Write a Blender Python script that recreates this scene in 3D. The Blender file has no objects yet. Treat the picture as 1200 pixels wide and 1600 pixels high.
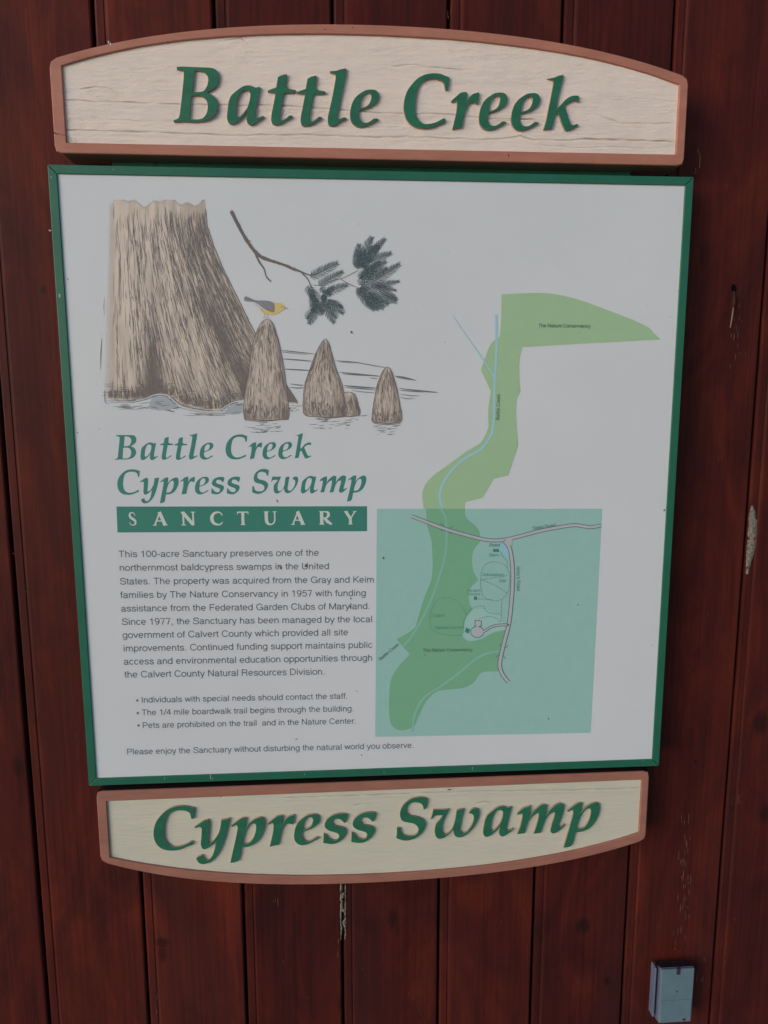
import bpy, bmesh, math, random
import numpy as np
from mathutils import Matrix, Vector, noise

random.seed(7)
scene = bpy.context.scene
COL = scene.collection
R = math.radians

# ------------------------------------------------------------------ camera
# wall-plane frame used for tracing: X to the right, Y down from the panel's top edge, Z into the wall
F = 1143.7
ROT = (0.1517, -0.0665, -0.0013)
CX, CY, CZ = 0.3237, 0.2662, -0.9084
TOP = 1.95                                   # height of the panel's top edge above the ground


def rotm(a, b, c):
    ca, sa, cb, sb, cc, sc = math.cos(a), math.sin(a), math.cos(b), math.sin(b), math.cos(c), math.sin(c)
    return (np.array([[cc, -sc, 0], [sc, cc, 0], [0, 0, 1]]) @ np.array([[1, 0, 0], [0, ca, -sa], [0, sa, ca]])
            @ np.array([[cb, 0, sb], [0, 1, 0], [-sb, 0, cb]]))


RM = rotm(*ROT)


def W(x, y, z):
    """trace frame -> Blender world"""
    return (x, z, TOP - y)


def P(px, py, z=0.0):
    """where the photograph's point lies on the plane at depth z -> (x, y) in the trace frame"""
    d = RM.T @ np.array([(px - 600) / F, (py - 800) / F, 1.0])
    t = (z - CZ) / d[2]
    return (CX + d[0] * t, CY + d[1] * t)


cam = bpy.data.cameras.new("camera")
cam.sensor_fit = 'VERTICAL'
cam.sensor_height = 36
cam.lens = F / 1600 * 36
cam.clip_start = 0.02
cam.clip_end = 500
co = bpy.data.objects.new("camera", cam)
COL.objects.link(co)
conv = lambda v: Vector((v[0], v[2], -v[1]))
ax, dn, fw = conv(RM[0]), conv(RM[1]), conv(RM[2])
m = Matrix.Identity(4)
for i in range(3):
    m[i][0], m[i][1], m[i][2] = ax[i], -dn[i], -fw[i]
m.translation = Vector(W(CX, CY, CZ))
co.matrix_world = m
scene.camera = co

# ------------------------------------------------------------------ light
to_sun = Vector((-0.80, -0.58, 0.16)).normalized()
elev = math.asin(to_sun.z)
wd = bpy.data.worlds.new("World")
scene.world = wd
wd.use_nodes = True
nt = wd.node_tree
bg = nt.nodes['Background']
sky = nt.nodes.new('ShaderNodeTexSky')
sky.sky_type = 'NISHITA'
sky.sun_disc = False
sky.sun_elevation = elev
sky.sun_rotation = math.atan2(to_sun.x, to_sun.y)
sky.dust_density = 1.0
sky.air_density = 1.0
sky.ozone_density = 2.2
nt.links.new(sky.outputs[0], bg.inputs[0])
bg.inputs[1].default_value = 0.15
sun = bpy.data.lights.new("sun", 'SUN')
sun.energy = 1.75
sun.angle = R(42)
sun.color = (1.0, 0.985, 0.975)
so = bpy.data.objects.new("sun", sun)
COL.objects.link(so)
so.rotation_euler = (-to_sun).to_track_quat('-Z', 'Y').to_euler()
scene.view_settings.view_transform = 'Standard'
scene.view_settings.look = 'None'
scene.view_settings.exposure = 0.03
scene.view_settings.gamma = 1


# ------------------------------------------------------------------ helpers
def lin(c):
    return tuple(((v / 255) / 12.92 if v / 255 < .04045 else ((v / 255 + .055) / 1.055) ** 2.4) for v in c)


def alb(c, ref=168, w=0.74):
    """paint colour from a photographed colour, next to a white photographed at ref"""
    k = w / lin((ref,) * 3)[0]
    return tuple(min(.85, v * k) for v in lin(c)) + (1,)


def new_mat(name, col, rough=.6, spec=.3):
    m = bpy.data.materials.new(name)
    m.use_nodes = True
    b = m.node_tree.nodes['Principled BSDF']
    b.inputs['Base Color'].default_value = col
    b.inputs['Roughness'].default_value = rough
    b.inputs['Specular IOR Level'].default_value = spec
    return m


def nd(m, t, **kw):
    n = m.node_tree.nodes.new(t)
    for k, v in kw.items():
        setattr(n, k, v)
    return n


def lk(m, a, b):
    m.node_tree.links.new(a, b)


def varied(name, col, rough=.6, spec=.3, scale=(40, 40, 40), amt=.12, bump=.15, bscale=400, bdist=.0004, dirt=None):
    """painted surface: mottled tone, fine bump"""
    m = new_mat(name, col, rough, spec)
    b = m.node_tree.nodes['Principled BSDF']
    tc = nd(m, 'ShaderNodeTexCoord')
    mp = nd(m, 'ShaderNodeMapping')
    mp.inputs['Scale'].default_value = scale
    lk(m, tc.outputs['Object'], mp.inputs[0])
    n = nd(m, 'ShaderNodeTexNoise')
    n.inputs['Scale'].default_value = 1
    n.inputs['Detail'].default_value = 6
    n.inputs['Roughness'].default_value = .65
    lk(m, mp.outputs[0], n.inputs[0])
    r = nd(m, 'ShaderNodeValToRGB')
    r.color_ramp.elements[0].position = .3
    r.color_ramp.elements[1].position = .7
    r.color_ramp.elements[0].color = tuple(c * (1 - amt) for c in col[:3]) + (1,)
    r.color_ramp.elements[1].color = tuple(min(1, c * (1 + amt)) for c in col[:3]) + (1,)
    lk(m, n.outputs[0], r.inputs[0])
    out = r.outputs[0]
    if dirt:
        n3 = nd(m, 'ShaderNodeTexNoise')
        n3.inputs['Scale'].default_value = dirt[1]
        n3.inputs['Detail'].default_value = 8
        n3.inputs['Roughness'].default_value = .7
        lk(m, tc.outputs['Object'], n3.inputs[0])
        r3 = nd(m, 'ShaderNodeValToRGB')
        r3.color_ramp.elements[0].position = dirt[2]
        r3.color_ramp.elements[1].position = dirt[2] + .06
        r3.color_ramp.elements[0].color = (0, 0, 0, 1)
        mx = nd(m, 'ShaderNodeMix', data_type='RGBA')
        mx.inputs['B'].default_value = dirt[0]
        lk(m, n3.outputs[0], r3.inputs[0])
        lk(m, r3.outputs[0], mx.inputs[0])
        lk(m, out, mx.inputs['A'])
        out = mx.outputs['Result']
    lk(m, out, b.inputs['Base Color'])
    n2 = nd(m, 'ShaderNodeTexNoise')
    n2.inputs['Scale'].default_value = bscale
    n2.inputs['Detail'].default_value = 4
    lk(m, tc.outputs['Object'], n2.inputs[0])
    bp = nd(m, 'ShaderNodeBump')
    bp.inputs['Strength'].default_value = bump
    bp.inputs['Distance'].default_value = bdist
    lk(m, n2.outputs[0], bp.inputs['Height'])
    lk(m, bp.outputs[0], b.inputs['Normal'])
    return m


def link(o, parent=None):
    COL.objects.link(o)
    if parent is not None:
        o.parent = parent
    return o


def mesh_obj(name, verts, faces, mat, parent=None, smooth=False):
    """verts already in Blender world space"""
    me = bpy.data.meshes.new(name)
    me.from_pydata([tuple(v) for v in verts], [], faces)
    if isinstance(mat, (list, tuple)):
        for q in mat:
            me.materials.append(q)
    elif mat:
        me.materials.append(mat)
    if smooth:
        me.polygons.foreach_set('use_smooth', [True] * len(me.polygons))
    me.update()
    o = bpy.data.objects.new(name, me)
    link(o, parent)
    if parent is not None:
        o.matrix_parent_inverse = Matrix.Translation(-Vector(parent.location))
    return o


def thing(name, label, cat, loc):
    o = bpy.data.objects.new(name, None)
    o.empty_display_size = .05
    o.location = loc
    COL.objects.link(o)
    o['label'] = label
    o['category'] = cat
    return o


def spl(pts, n=5, closed=True):
    """pts: (x, y) smooth or (x, y, 1) corner -> dense Catmull-Rom polyline with corners kept"""
    N = len(pts)
    out = []
    rng = range(N if closed else N - 1)
    for i in rng:
        p1, p2 = pts[i], pts[(i + 1) % N]
        p0 = pts[(i - 1) % N] if (closed or i > 0) else p1
        p3 = pts[(i + 2) % N] if (closed or i + 2 < N) else p2
        if len(p1) > 2:
            p0 = p1
        if len(p2) > 2:
            p3 = p2
        # limit tangents by the length of the segment
        L = math.hypot(p2[0] - p1[0], p2[1] - p1[1])

        def tan(a, b):
            tx, ty = (b[0] - a[0]) / 2, (b[1] - a[1]) / 2
            l = math.hypot(tx, ty)
            if l > L:
                tx, ty = tx * L / l, ty * L / l
            return tx, ty
        t1, t2 = tan(p0, p2), tan(p1, p3)
        straight = len(p1) > 2 and len(p2) > 2
        steps = 1 if straight else n
        for k in range(steps):
            t = k / steps
            h1 = 2 * t ** 3 - 3 * t ** 2 + 1
            h2 = t ** 3 - 2 * t ** 2 + t
            h3 = -2 * t ** 3 + 3 * t ** 2
            h4 = t ** 3 - t ** 2
            out.append((h1 * p1[0] + h2 * t1[0] + h3 * p2[0] + h4 * t2[0], h1 * p1[1] + h2 * t1[1] + h3 * p2[1] + h4 * t2[1]))
    if not closed:
        out.append(tuple(pts[-1][:2]))
    return out


def parse(s):
    r = []
    for tok in s.split():
        c = tok.endswith('*')
        x, y = tok.rstrip('*').split(',')
        r.append((float(x), float(y), 1) if c else (float(x), float(y)))
    return r


def flat_curve(loops, extrude=0, bevel=0, offset=0, res=2):
    """closed loops (trace frame) -> filled mesh data; local x right, y up, z to the viewer"""
    cu = bpy.data.curves.new('outline', 'CURVE')
    cu.dimensions = '2D'
    cu.fill_mode = 'BOTH'
    for L in loops:
        s = cu.splines.new('POLY')
        s.points.add(len(L) - 1)
        for i, (x, y) in enumerate(L):
            s.points[i].co = (x, -y, 0, 1)
        s.use_cyclic_u = True
    cu.extrude = extrude
    cu.bevel_depth = bevel
    cu.bevel_resolution = 1
    cu.offset = offset
    o = bpy.data.objects.new('outline', cu)
    COL.objects.link(o)
    dg = bpy.context.evaluated_depsgraph_get()
    me = bpy.data.meshes.new_from_object(o.evaluated_get(dg))
    bpy.data.objects.remove(o)
    bpy.data.curves.remove(cu)
    return me


def place_mesh(me, z, name, mats, parent):
    for v in me.vertices:
        x, y, t = v.co
        v.co = (x, z - t, TOP + y)
    me.materials.clear()
    for q in (mats if isinstance(mats, (list, tuple)) else [mats]):
        me.materials.append(q)
    me.name = name
    o = bpy.data.objects.new(name, me)
    link(o, parent)
    if parent is not None:
        o.matrix_parent_inverse = Matrix.Translation(-Vector(parent.location))
    return o


def print_poly(name, pts_px, z, mat, parent, zoom=None, smooth=True):
    """flat printed area; pts in photo pixels or in a zoom (ox, oy, s)"""
    pts = pts_px
    if zoom:
        pts = [((p[0] / zoom[2] + zoom[0]), (p[1] / zoom[2] + zoom[1])) + tuple(p[2:]) for p in pts]
    L = [P(x, y, z) for x, y in (spl(pts, 4) if smooth else [p[:2] for p in pts])]
    me = flat_curve([L])
    return place_mesh(me, z, name, mat, parent)


class Ink:
    """collects ribbons and small polygons printed on one sheet"""
    def __init__(self, z, dz=.00005):
        self.v, self.f, self.z, self.dz, self.k = [], [], z, dz, 0

    def _z(self):
        self.k += 1
        return self.z - self.dz * ((self.k * 0.61803) % 1)

    def ribbon(self, pts, w, px=True, zoom=None):
        if zoom:
            pts = [(x / zoom[2] + zoom[0], y / zoom[2] + zoom[1]) for x, y in pts]
        z = self._z()
        n = len(pts)
        ws = w if isinstance(w, (list, tuple)) else [w] * n
        b = len(self.v)
        for i, (x, y) in enumerate(pts):
            a, c = pts[max(i - 1, 0)], pts[min(i + 1, n - 1)]
            tx, ty = c[0] - a[0], c[1] - a[1]
            l = math.hypot(tx, ty) or 1
            nx, ny = -ty / l * ws[i] / 2, tx / l * ws[i] / 2
            for s in (1, -1):
                q = (x + s * nx, y + s * ny)
                if px:
                    q = P(q[0], q[1], z)
                self.v.append(W(q[0], q[1], z))
        for i in range(n - 1):
            self.f.append((b + 2 * i, b + 2 * i + 1, b + 2 * i + 3, b + 2 * i + 2))

    def poly(self, pts, px=True, zoom=None):
        if zoom:
            pts = [(x / zoom[2] + zoom[0], y / zoom[2] + zoom[1]) for x, y in pts]
        z = self._z()
        b = len(self.v)
        for x, y in pts:
            q = P(x, y, z) if px else (x, y)
            self.v.append(W(q[0], q[1], z))
        self.f.append(tuple(range(b, b + len(pts))))

    def build(self, name, mat, parent, stuff=False):
        o = mesh_obj(name, self.v, self.f, mat, parent)
        if stuff:
            o['kind'] = 'stuff'
        return o


def _n(x0, h=.49, w=.345):
    """arch of n, m, h starting at stem x0"""
    return [(x0, .33), (x0 + w * .18, .44), (x0 + w * .52, h), (x0 + w * .88, .43), (x0 + w, .31), (x0 + w, 0)]


def _arc(cx, cy, rx, ry, a0, a1, n=12):
    return [(cx + rx * math.cos(R(a0 + (a1 - a0) * i / n)), cy + ry * math.sin(R(a0 + (a1 - a0) * i / n))) for i in range(n + 1)]


# plain sans strokes on an em square: advance, [centre lines]; a leading 'c' means smooth curve
_o = lambda cx, rx=.2, cy=.262, ry=.238: _arc(cx, cy, rx, ry, 0, 360, 16)
FONT = {
    ' ': (.278, []), '.': (.278, [[(.14, 0), (.14, .09)]]), ',': (.278, [[(.145, .09), (.14, 0), (.10, -.12)]]), '-': (.333, [[(.05, .27), (.29, .27)]]),
    '/': (.278, [[(.0, -.02), (.28, .73)]]), "'": (.191, [[(.095, .718), (.095, .50)]]),
    'a': (.556, ['c', [(.09, .37), (.14, .46), (.27, .49), (.40, .45), (.43, .36), (.43, .10), (.45, .035), (.52, .03)],
                 [(.43, .29), (.30, .275), (.15, .25), (.075, .14), (.13, .035), (.24, .02), (.35, .06), (.43, .17)]]),
    'b': (.556, [[(.10, 0), (.10, .718)], _o(.295)]), 'c': (.5, [_arc(.265, .262, .2, .238, 38, 322)]),
    'd': (.556, [[(.455, 0), (.455, .718)], _o(.262)]), 'e': (.556, [[(.08, .265), (.475, .265)], _arc(.275, .262, .205, .238, 0, 318)]),
    'f': (.278, [[(.26, .69), (.18, .68), (.135, .62), (.135, 0)], [(.02, .49), (.25, .49)]]),
    'g': (.556, [_o(.262), [(.455, .523), (.455, -.06), (.40, -.16), (.27, -.185), (.14, -.16), (.09, -.09)]]),
    'h': (.556, [[(.105, 0), (.105, .718)], 'c', _n(.105)]), 'i': (.222, [[(.11, 0), (.11, .523)], [(.11, .62), (.11, .718)]]),
    'j': (.222, [[(.12, .523), (.12, -.10), (.09, -.17), (.02, -.18)], [(.12, .62), (.12, .718)]]),
    'k': (.5, [[(.10, 0), (.10, .718)], [(.45, .52), (.11, .19)], [(.22, .30), (.47, 0)]]), 'l': (.222, [[(.11, 0), (.11, .718)]]),
    'm': (.833, [[(.105, 0), (.105, .523)], 'c', _n(.105, .49, .31), _n(.415, .49, .31)]), 'n': (.556, [[(.105, 0), (.105, .523)], 'c', _n(.105)]),
    'o': (.556, [_o(.278, .222)]), 'p': (.556, [[(.10, -.207), (.10, .523)], _o(.295)]), 'q': (.556, [[(.455, -.207), (.455, .523)], _o(.262)]),
    'r': (.333, [[(.11, 0), (.11, .523)], [(.11, .32), (.16, .43), (.23, .485), (.33, .485)]]),
    's': (.5, ['c', [(.42, .38), (.37, .46), (.25, .49), (.12, .455), (.09, .38), (.14, .30), (.26, .265), (.39, .22), (.43, .14), (.38, .05), (.25, .025), (.11, .06), (.07, .15)]]),
    't': (.278, [[(.135, .66), (.135, .10), (.17, .04), (.26, .035)], [(.02, .49), (.25, .49)]]),
    'u': (.556, ['c', [(.105, .523), (.105, .22), (.14, .08), (.25, .03), (.38, .07), (.45, .19)], [(.45, 0), (.45, .523)]]),
    'v': (.5, [[(.04, .523), (.25, .03)], [(.25, .03), (.46, .523)]]), 'w': (.722, [[(.04, .523), (.20, .03)], [(.20, .03), (.36, .50)], [(.36, .50), (.52, .03)], [(.52, .03), (.68, .523)]]),
    'x': (.5, [[(.04, .523), (.46, 0)], [(.46, .523), (.04, 0)]]), 'y': (.5, [[(.04, .523), (.26, .02)], [(.46, .523), (.25, -.06), (.20, -.16), (.08, -.175)]]),
    'T': (.611, [[(.305, 0), (.305, .70)], [(.03, .68), (.58, .68)]]), 'I': (.278, [[(.14, 0), (.14, .718)]]),
    'S': (.667, ['c', [(.58, .50), (.54, .63), (.34, .69), (.14, .63), (.11, .52), (.18, .42), (.35, .375), (.53, .32), (.60, .21), (.54, .08), (.34, .025), (.12, .08), (.07, .23)]]),
    'C': (.722, [_arc(.38, .36, .30, .335, 32, 328, 16)]), 'G': (.778, [_arc(.39, .36, .31, .335, 32, 350, 16), [(.42, .33), (.70, .33), (.70, 0)]]),
    'K': (.667, [[(.11, 0), (.11, .718)], [(.60, .718), (.12, .26)], [(.27, .41), (.63, 0)]]), 'N': (.722, [[(.11, 0), (.11, .718)], [(.11, .70), (.61, .02)], [(.61, 0), (.61, .718)]]),
    'U': (.722, ['c', [(.11, .718), (.11, .25), (.17, .08), (.36, .025), (.55, .08), (.61, .25), (.61, .718)]]),
    'M': (.833, [[(.10, 0), (.10, .718)], [(.11, .70), (.415, .03)], [(.415, .03), (.72, .70)], [(.73, 0), (.73, .718)]]),
    'F': (.611, [[(.12, 0), (.12, .718)], [(.12, .68), (.58, .68)], [(.12, .36), (.52, .36)]]),
    'R': (.722, [[(.11, 0), (.11, .718)], [(.11, .68), (.42, .68), (.57, .63), (.60, .52), (.56, .40), (.42, .36), (.11, .36)], [(.42, .36), (.55, .30), (.58, .10), (.64, 0)]]),
    'D': (.722, [[(.11, 0), (.11, .718)], [(.11, .68), (.35, .68), (.56, .60), (.64, .36), (.56, .12), (.35, .04), (.11, .04)]]),
    'P': (.667, [[(.11, 0), (.11, .718)], [(.11, .68), (.42, .68), (.56, .62), (.59, .50), (.56, .38), (.42, .32), (.11, .32)]]),
    'A': (.667, [[(.03, 0), (.33, .70)], [(.33, .70), (.64, 0)], [(.14, .24), (.53, .24)]]), 'H': (.722, [[(.11, 0), (.11, .718)], [(.61, 0), (.61, .718)], [(.11, .37), (.61, .37)]]),
    'B': (.667, [[(.11, 0), (.11, .718)], [(.11, .68), (.40, .68), (.53, .62), (.55, .52), (.50, .42), (.38, .38), (.11, .38)], [(.38, .38), (.53, .33), (.59, .21), (.54, .09), (.40, .04), (.11, .04)]]),
    '0': (.556, [_o(.278, .205, .352, .325)]), '1': (.556, [[(.31, 0), (.31, .70)], [(.31, .66), (.24, .58), (.12, .54)]]),
    '4': (.556, [[(.40, 0), (.40, .70)], [(.39, .69), (.05, .20)], [(.04, .20), (.52, .20)]]),
    '5': (.556, [[(.47, .66), (.15, .66), (.10, .36)], ['c'] and _arc(.275, .245, .215, .215, 150, -150)]),
    '7': (.556, [[(.04, .67), (.50, .67), (.34, .40), (.22, 0)]]), '9': (.556, [_o(.27, .195, .475, .205), [(.465, .48), (.46, .25), (.38, .07), (.25, .03), (.10, .10)]]),
}
RND = random.Random(11)


def text_line(txt, a, b, cap_px, z, mat, parent, name='text_line', bold=0.0, italic=0, wt=.095):
    """line of plain sans lettering whose baseline runs from photo point a to b"""
    A, B = Vector(P(*a, z)), Vector(P(*b, z))
    tot = sum(FONT[c][0] for c in txt) - .10
    d = B - A
    sx = d.length / tot
    u = d.normalized()
    up = Vector((u.y, -u.x))
    C = Vector(P(a[0] + up.x * cap_px, a[1] + up.y * cap_px, z))
    sy = (C - A).length / .73
    ink = Ink(z, .00005)
    pen = -.05
    for ch in txt:
        adv, strokes = FONT[ch]
        smooth = False
        for st in strokes:
            if st == 'c':
                smooth = True
                continue
            pts = spl(st, 3, closed=False) if (smooth and len(st) > 3) else st
            q = [A + u * (pen + x + italic * y) * sx + up * y * sy for x, y in pts]
            ink.ribbon([(p.x, p.y) for p in q], wt * (sx + sy) / 2, px=False)
        pen += adv
    return ink.build(name, mat, parent)


def box_mesh(x0, x1, y0, y1, z0, z1):
    v = [W(x, y, z) for x in (x0, x1) for y in (y0, y1) for z in (z0, z1)]
    f = [(0, 1, 3, 2), (4, 6, 7, 5), (0, 4, 5, 1), (2, 3, 7, 6), (0, 2, 6, 4), (1, 5, 7, 3)]
    return v, f


def bevel_obj(o, w=.001, seg=2):
    bm = bmesh.new()
    bm.from_mesh(o.data)
    bmesh.ops.recalc_face_normals(bm, faces=bm.faces)
    bmesh.ops.bevel(bm, geom=list(bm.edges), offset=w, segments=seg, affect='EDGES', profile=.5)
    bm.to_mesh(o.data)
    bm.free()


def box(name, x0, x1, y0, y1, z0, z1, mat, parent, bev=.001):
    v, f = box_mesh(x0, x1, y0, y1, z0, z1)
    o = mesh_obj(name, v, f, mat, parent)
    if bev:
        bevel_obj(o, bev)
    return o


def fbm(x, y, s=0.0, oct_=4):
    a, t, f = .5, 0, 1
    for _ in range(oct_):
        t += a * noise.noise((x * f, y * f, s))
        a *= .5
        f *= 2
    return t


# ------------------------------------------------------------------ materials
WALLZ = .050


def wood_material():
    m = new_mat('red_stained_wood', (.05, .01, .008, 1), .45, .11)
    b = m.node_tree.nodes['Principled BSDF']
    tc = nd(m, 'ShaderNodeTexCoord')
    oi = nd(m, 'ShaderNodeObjectInfo')
    add = nd(m, 'ShaderNodeVectorMath', operation='ADD')
    sc = nd(m, 'ShaderNodeVectorMath', operation='SCALE')
    cmb = nd(m, 'ShaderNodeCombineXYZ')
    lk(m, oi.outputs['Random'], cmb.inputs[2])
    lk(m, oi.outputs['Random'], cmb.inputs[1])
    lk(m, cmb.outputs[0], sc.inputs[0])
    sc.inputs['Scale'].default_value = 37
    lk(m, tc.outputs['Object'], add.inputs[0])
    lk(m, sc.outputs[0], add.inputs[1])

    def noi(scale, detail=5, rough=.6, dist=0):
        mp = nd(m, 'ShaderNodeMapping')
        mp.inputs['Scale'].default_value = scale
        lk(m, add.outputs[0], mp.inputs[0])
        n = nd(m, 'ShaderNodeTexNoise')
        n.inputs['Scale'].default_value = 1
        n.inputs['Detail'].default_value = detail
        n.inputs['Roughness'].default_value = rough
        n.inputs['Distortion'].default_value = dist
        lk(m, mp.outputs[0], n.inputs[0])
        return n.outputs[0]

    def ramp(inp, stops):
        r = nd(m, 'ShaderNodeValToRGB')
        e = r.color_ramp.elements
        while len(e) < len(stops):
            e.new(.5)
        for i, (p, c) in enumerate(stops):
            e[i].position = p
            e[i].color = c if len(c) == 4 else c + (1,)
        lk(m, inp, r.inputs[0])
        return r.outputs[0]

    def mix(f, a, bb, mode='MIX', fac=None):
        x = nd(m, 'ShaderNodeMix', data_type='RGBA', blend_type=mode)
        if f is not None:
            lk(m, f, x.inputs[0])
        else:
            x.inputs[0].default_value = fac
        lk(m, a, x.inputs['A'])
        lk(m, bb, x.inputs['B'])
        return x.outputs['Result']
    broad = noi((13, 13, 4.5), 5, .6, 1.2)
    base = ramp(broad, [(.30, (.055, .0132, .0110)), (.5, (.088, .0165, .0126)), (.72, (.142, .0240, .0138))])
    streak = noi((190, 60, 2.6), 6, .62)
    g = ramp(streak, [(.28, (.52, .55, .6)), (.5, (1, 1, 1)), (.74, (1.28, 1.2, 1.1))])
    c1 = mix(None, base, g, 'MULTIPLY', .42)
    fib = noi((900, 300, 11), 4, .7)
    fg = ramp(fib, [(.3, (.72, .72, .74)), (.5, (1, 1, 1)), (.72, (1.30, 1.24, 1.2))])
    c1 = mix(None, c1, fg, 'MULTIPLY', .55)
    # growth rings seen on the face
    mpw = nd(m, 'ShaderNodeMapping')
    mpw.inputs['Scale'].default_value = (1, 1, .07)
    lk(m, add.outputs[0], mpw.inputs[0])
    wv = nd(m, 'ShaderNodeTexWave')
    wv.inputs['Scale'].default_value = 34
    wv.inputs['Distortion'].default_value = 9
    wv.inputs['Detail'].default_value = 4
    wv.inputs['Detail Scale'].default_value = 1.4
    lk(m, mpw.outputs[0], wv.inputs[0])
    rg = ramp(wv.outputs[0], [(.0, (.66, .62, .62)), (.55, (1, 1, 1)), (1, (1.12, 1.08, 1))])
    c2 = mix(None, c1, rg, 'MULTIPLY', .22)
    # weathered, bluish-brown worn zones
    worn = noi((16, 16, 1.5), 5, .6, .3)
    wf = ramp(worn, [(.50, (0, 0, 0)), (.76, (.65, .65, .65))])
    wc = nd(m, 'ShaderNodeRGB')
    wc.outputs[0].default_value = (.050, .0155, .0145, 1)
    c3 = mix(wf, c2, wc.outputs[0])
    # per plank tone
    rt = ramp(oi.outputs['Random'], [(0, (.72, .72, .76)), (.5, (1, .98, .96)), (1, (1.25, 1.3, 1.15))])
    c4 = mix(None, c3, rt, 'MULTIPLY', .9)
    # knots
    mpk = nd(m, 'ShaderNodeMapping')
    mpk.inputs['Scale'].default_value = (10, 0, 6)
    lk(m, add.outputs[0], mpk.inputs[0])
    vo = nd(m, 'ShaderNodeTexVoronoi')
    vo.inputs['Scale'].default_value = 1
    lk(m, mpk.outputs[0], vo.inputs[0])
    kf = ramp(vo.outputs['Distance'], [(.045, (.75, .75, .75)), (.12, (0, 0, 0))])
    kc = nd(m, 'ShaderNodeRGB')
    kc.outputs[0].default_value = (.022, .008, .008, 1)
    c5 = mix(kf, c4, kc.outputs[0])
    # pale scuffs and paint flecks, stretched down the grain
    sf = noi((420, 100, 45), 3, .7)
    sg = noi((6, 6, 4), 2, .5)
    sff = ramp(sf, [(.735, (0, 0, 0)), (.79, (.55, .55, .55))])
    sgg = ramp(sg, [(.5, (0, 0, 0)), (.62, (1, 1, 1))])
    ff = mix(None, sff, sgg, 'MULTIPLY', 1)
    pc = nd(m, 'ShaderNodeRGB')
    pc.outputs[0].default_value = (.26, .17, .14, 1)
    c6 = mix(ff, c5, pc.outputs[0])
    lk(m, c6, b.inputs['Base Color'])
    rr = ramp(worn, [(.35, (.42,) * 3), (.7, (.6,) * 3)])
    lk(m, rr, b.inputs['Roughness'])
    bp = nd(m, 'ShaderNodeBump')
    bp.inputs['Strength'].default_value = .4
    bp.inputs['Distance'].default_value = .0009
    lk(m, streak, bp.inputs['Height'])
    bp2 = nd(m, 'ShaderNodeBump')
    bp2.inputs['Strength'].default_value = .3
    bp2.inputs['Distance'].default_value = .003
    lk(m, broad, bp2.inputs['Height'])
    lk(m, bp.outputs[0], bp2.inputs['Normal'])
    lk(m, bp2.outputs[0], b.inputs['Normal'])
    return m


M_WOOD = wood_material()
M_GAP = new_mat('dark_joint', (.012, .005, .004, 1), .9, .1)
M_TERRA = varied('terracotta_paint', alb((134, 88, 73)), .55, .35, (18, 18, 70), .14, .35, 400, .0004,
                 dirt=((.10, .035, .025, 1), 55, .70))
M_TERRA2 = varied('terracotta_paint_shaded', alb((120, 80, 68)), .6, .3, (18, 18, 70), .14, .35, 400, .0004,  # same terracotta with the lower board's dimmer light mixed into its colour
                  dirt=((.10, .035, .025, 1), 55, .72))
M_CREAM = varied('cream_paint', alb((180, 166, 157)), .6, .35, (14, 14, 40), .05, .7, 700, .0011,
                 dirt=((.27, .23, .18, 1), 42, .70))
M_CREAM2 = varied('cream_paint_smooth_shaded', alb((156, 152, 138)), .6, .35, (14, 14, 40), .04, .4, 900, .0005,  # own greyer cream; the lower board's dimmer light is in this tone too
                  dirt=((.27, .23, .18, 1), 42, .72))
M_GOUGE_SHADE = varied('dark_gouge_gap_shade', (.022, .014, .012, 1), .9, .1)  # dark of the gouges; also gap shade painted on the lower board
M_LETTER = varied('letter_green_paint', alb((30, 84, 62), 174), .45, .4, (30, 30, 80), .2, .4, 350, .0005, dirt=((.055, .085, .06, 1), 70, .62))
M_LSIDE = varied('letter_side', alb((128, 108, 94), 172), .7, .2, (60, 60, 60), .2, .4, 700, .0005)
M_GREEN = varied('frame_green_enamel', alb((26, 78, 60), 172), .38, .45, (20, 20, 20), .10, .2, 600, .0003)
M_BACK = varied('backing_green', alb((24, 70, 56), 172), .55, .3, (20, 20, 20), .12, .2, 600, .0003)
M_WHITE = varied('laminated_white', (.695, .71, .73, 1), .27, .45, (4, 4, 4), .035, .05, 900, .0002,
                 dirt=((.45, .44, .42, 1), 75, .76))


def pr(name, c, ref=168):
    return varied(name, alb(c, ref, .70), .36, .4, (60, 60, 60), .022, .03, 900, .0001)


M_TITLE = pr('print_title_green', (50, 105, 96), 172)
M_BAR = pr('print_bar_green', (48, 102, 90), 168)
M_CAPS = pr('print_cap_letters', (160, 165, 158), 166)
M_TEXT = pr('print_text_grey', (78, 82, 87), 168)
M_LGREEN = pr('print_light_green', (131, 156, 123), 170)
M_TEAL = pr('print_teal', (119, 151, 144), 164)
M_DGREEN = pr('print_map_green', (95, 137, 109), 164)
M_PALE = pr('print_pale_teal', (124, 155, 148), 164)
M_STREAM = pr('print_stream_blue', (128, 163, 172), 168)
M_STREAM2 = pr('print_stream_teal', (104, 146, 132), 164)
M_POND = pr('print_pond_blue', (116, 152, 160), 164)
M_ROAD = pr('print_road', (140, 143, 145), 164)
M_ROADLINE = pr('print_road_edge', (70, 76, 86), 164)
M_TRAIL = pr('print_trail', (66, 112, 98), 164)
M_MAPTXT = pr('print_map_text', (66, 84, 76), 164)
M_MAPTXT2 = pr('print_map_text_faint', (70, 122, 108), 164)
M_BLD = pr('print_building_green', (42, 110, 92), 164)
M_INK = pr('print_ink_brown', (96, 88, 85), 168)
M_INKG = pr('print_ink_grey', (92, 92, 96), 168)
M_NEEDLE = pr('print_needle_green', (60, 72, 74), 168)
M_TWIG = pr('print_twig', (92, 84, 82), 168)
M_YELLOW = pr('print_bird_yellow', (172, 152, 92), 168)
M_BIRDG = pr('print_bird_grey', (112, 110, 118), 168)

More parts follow.
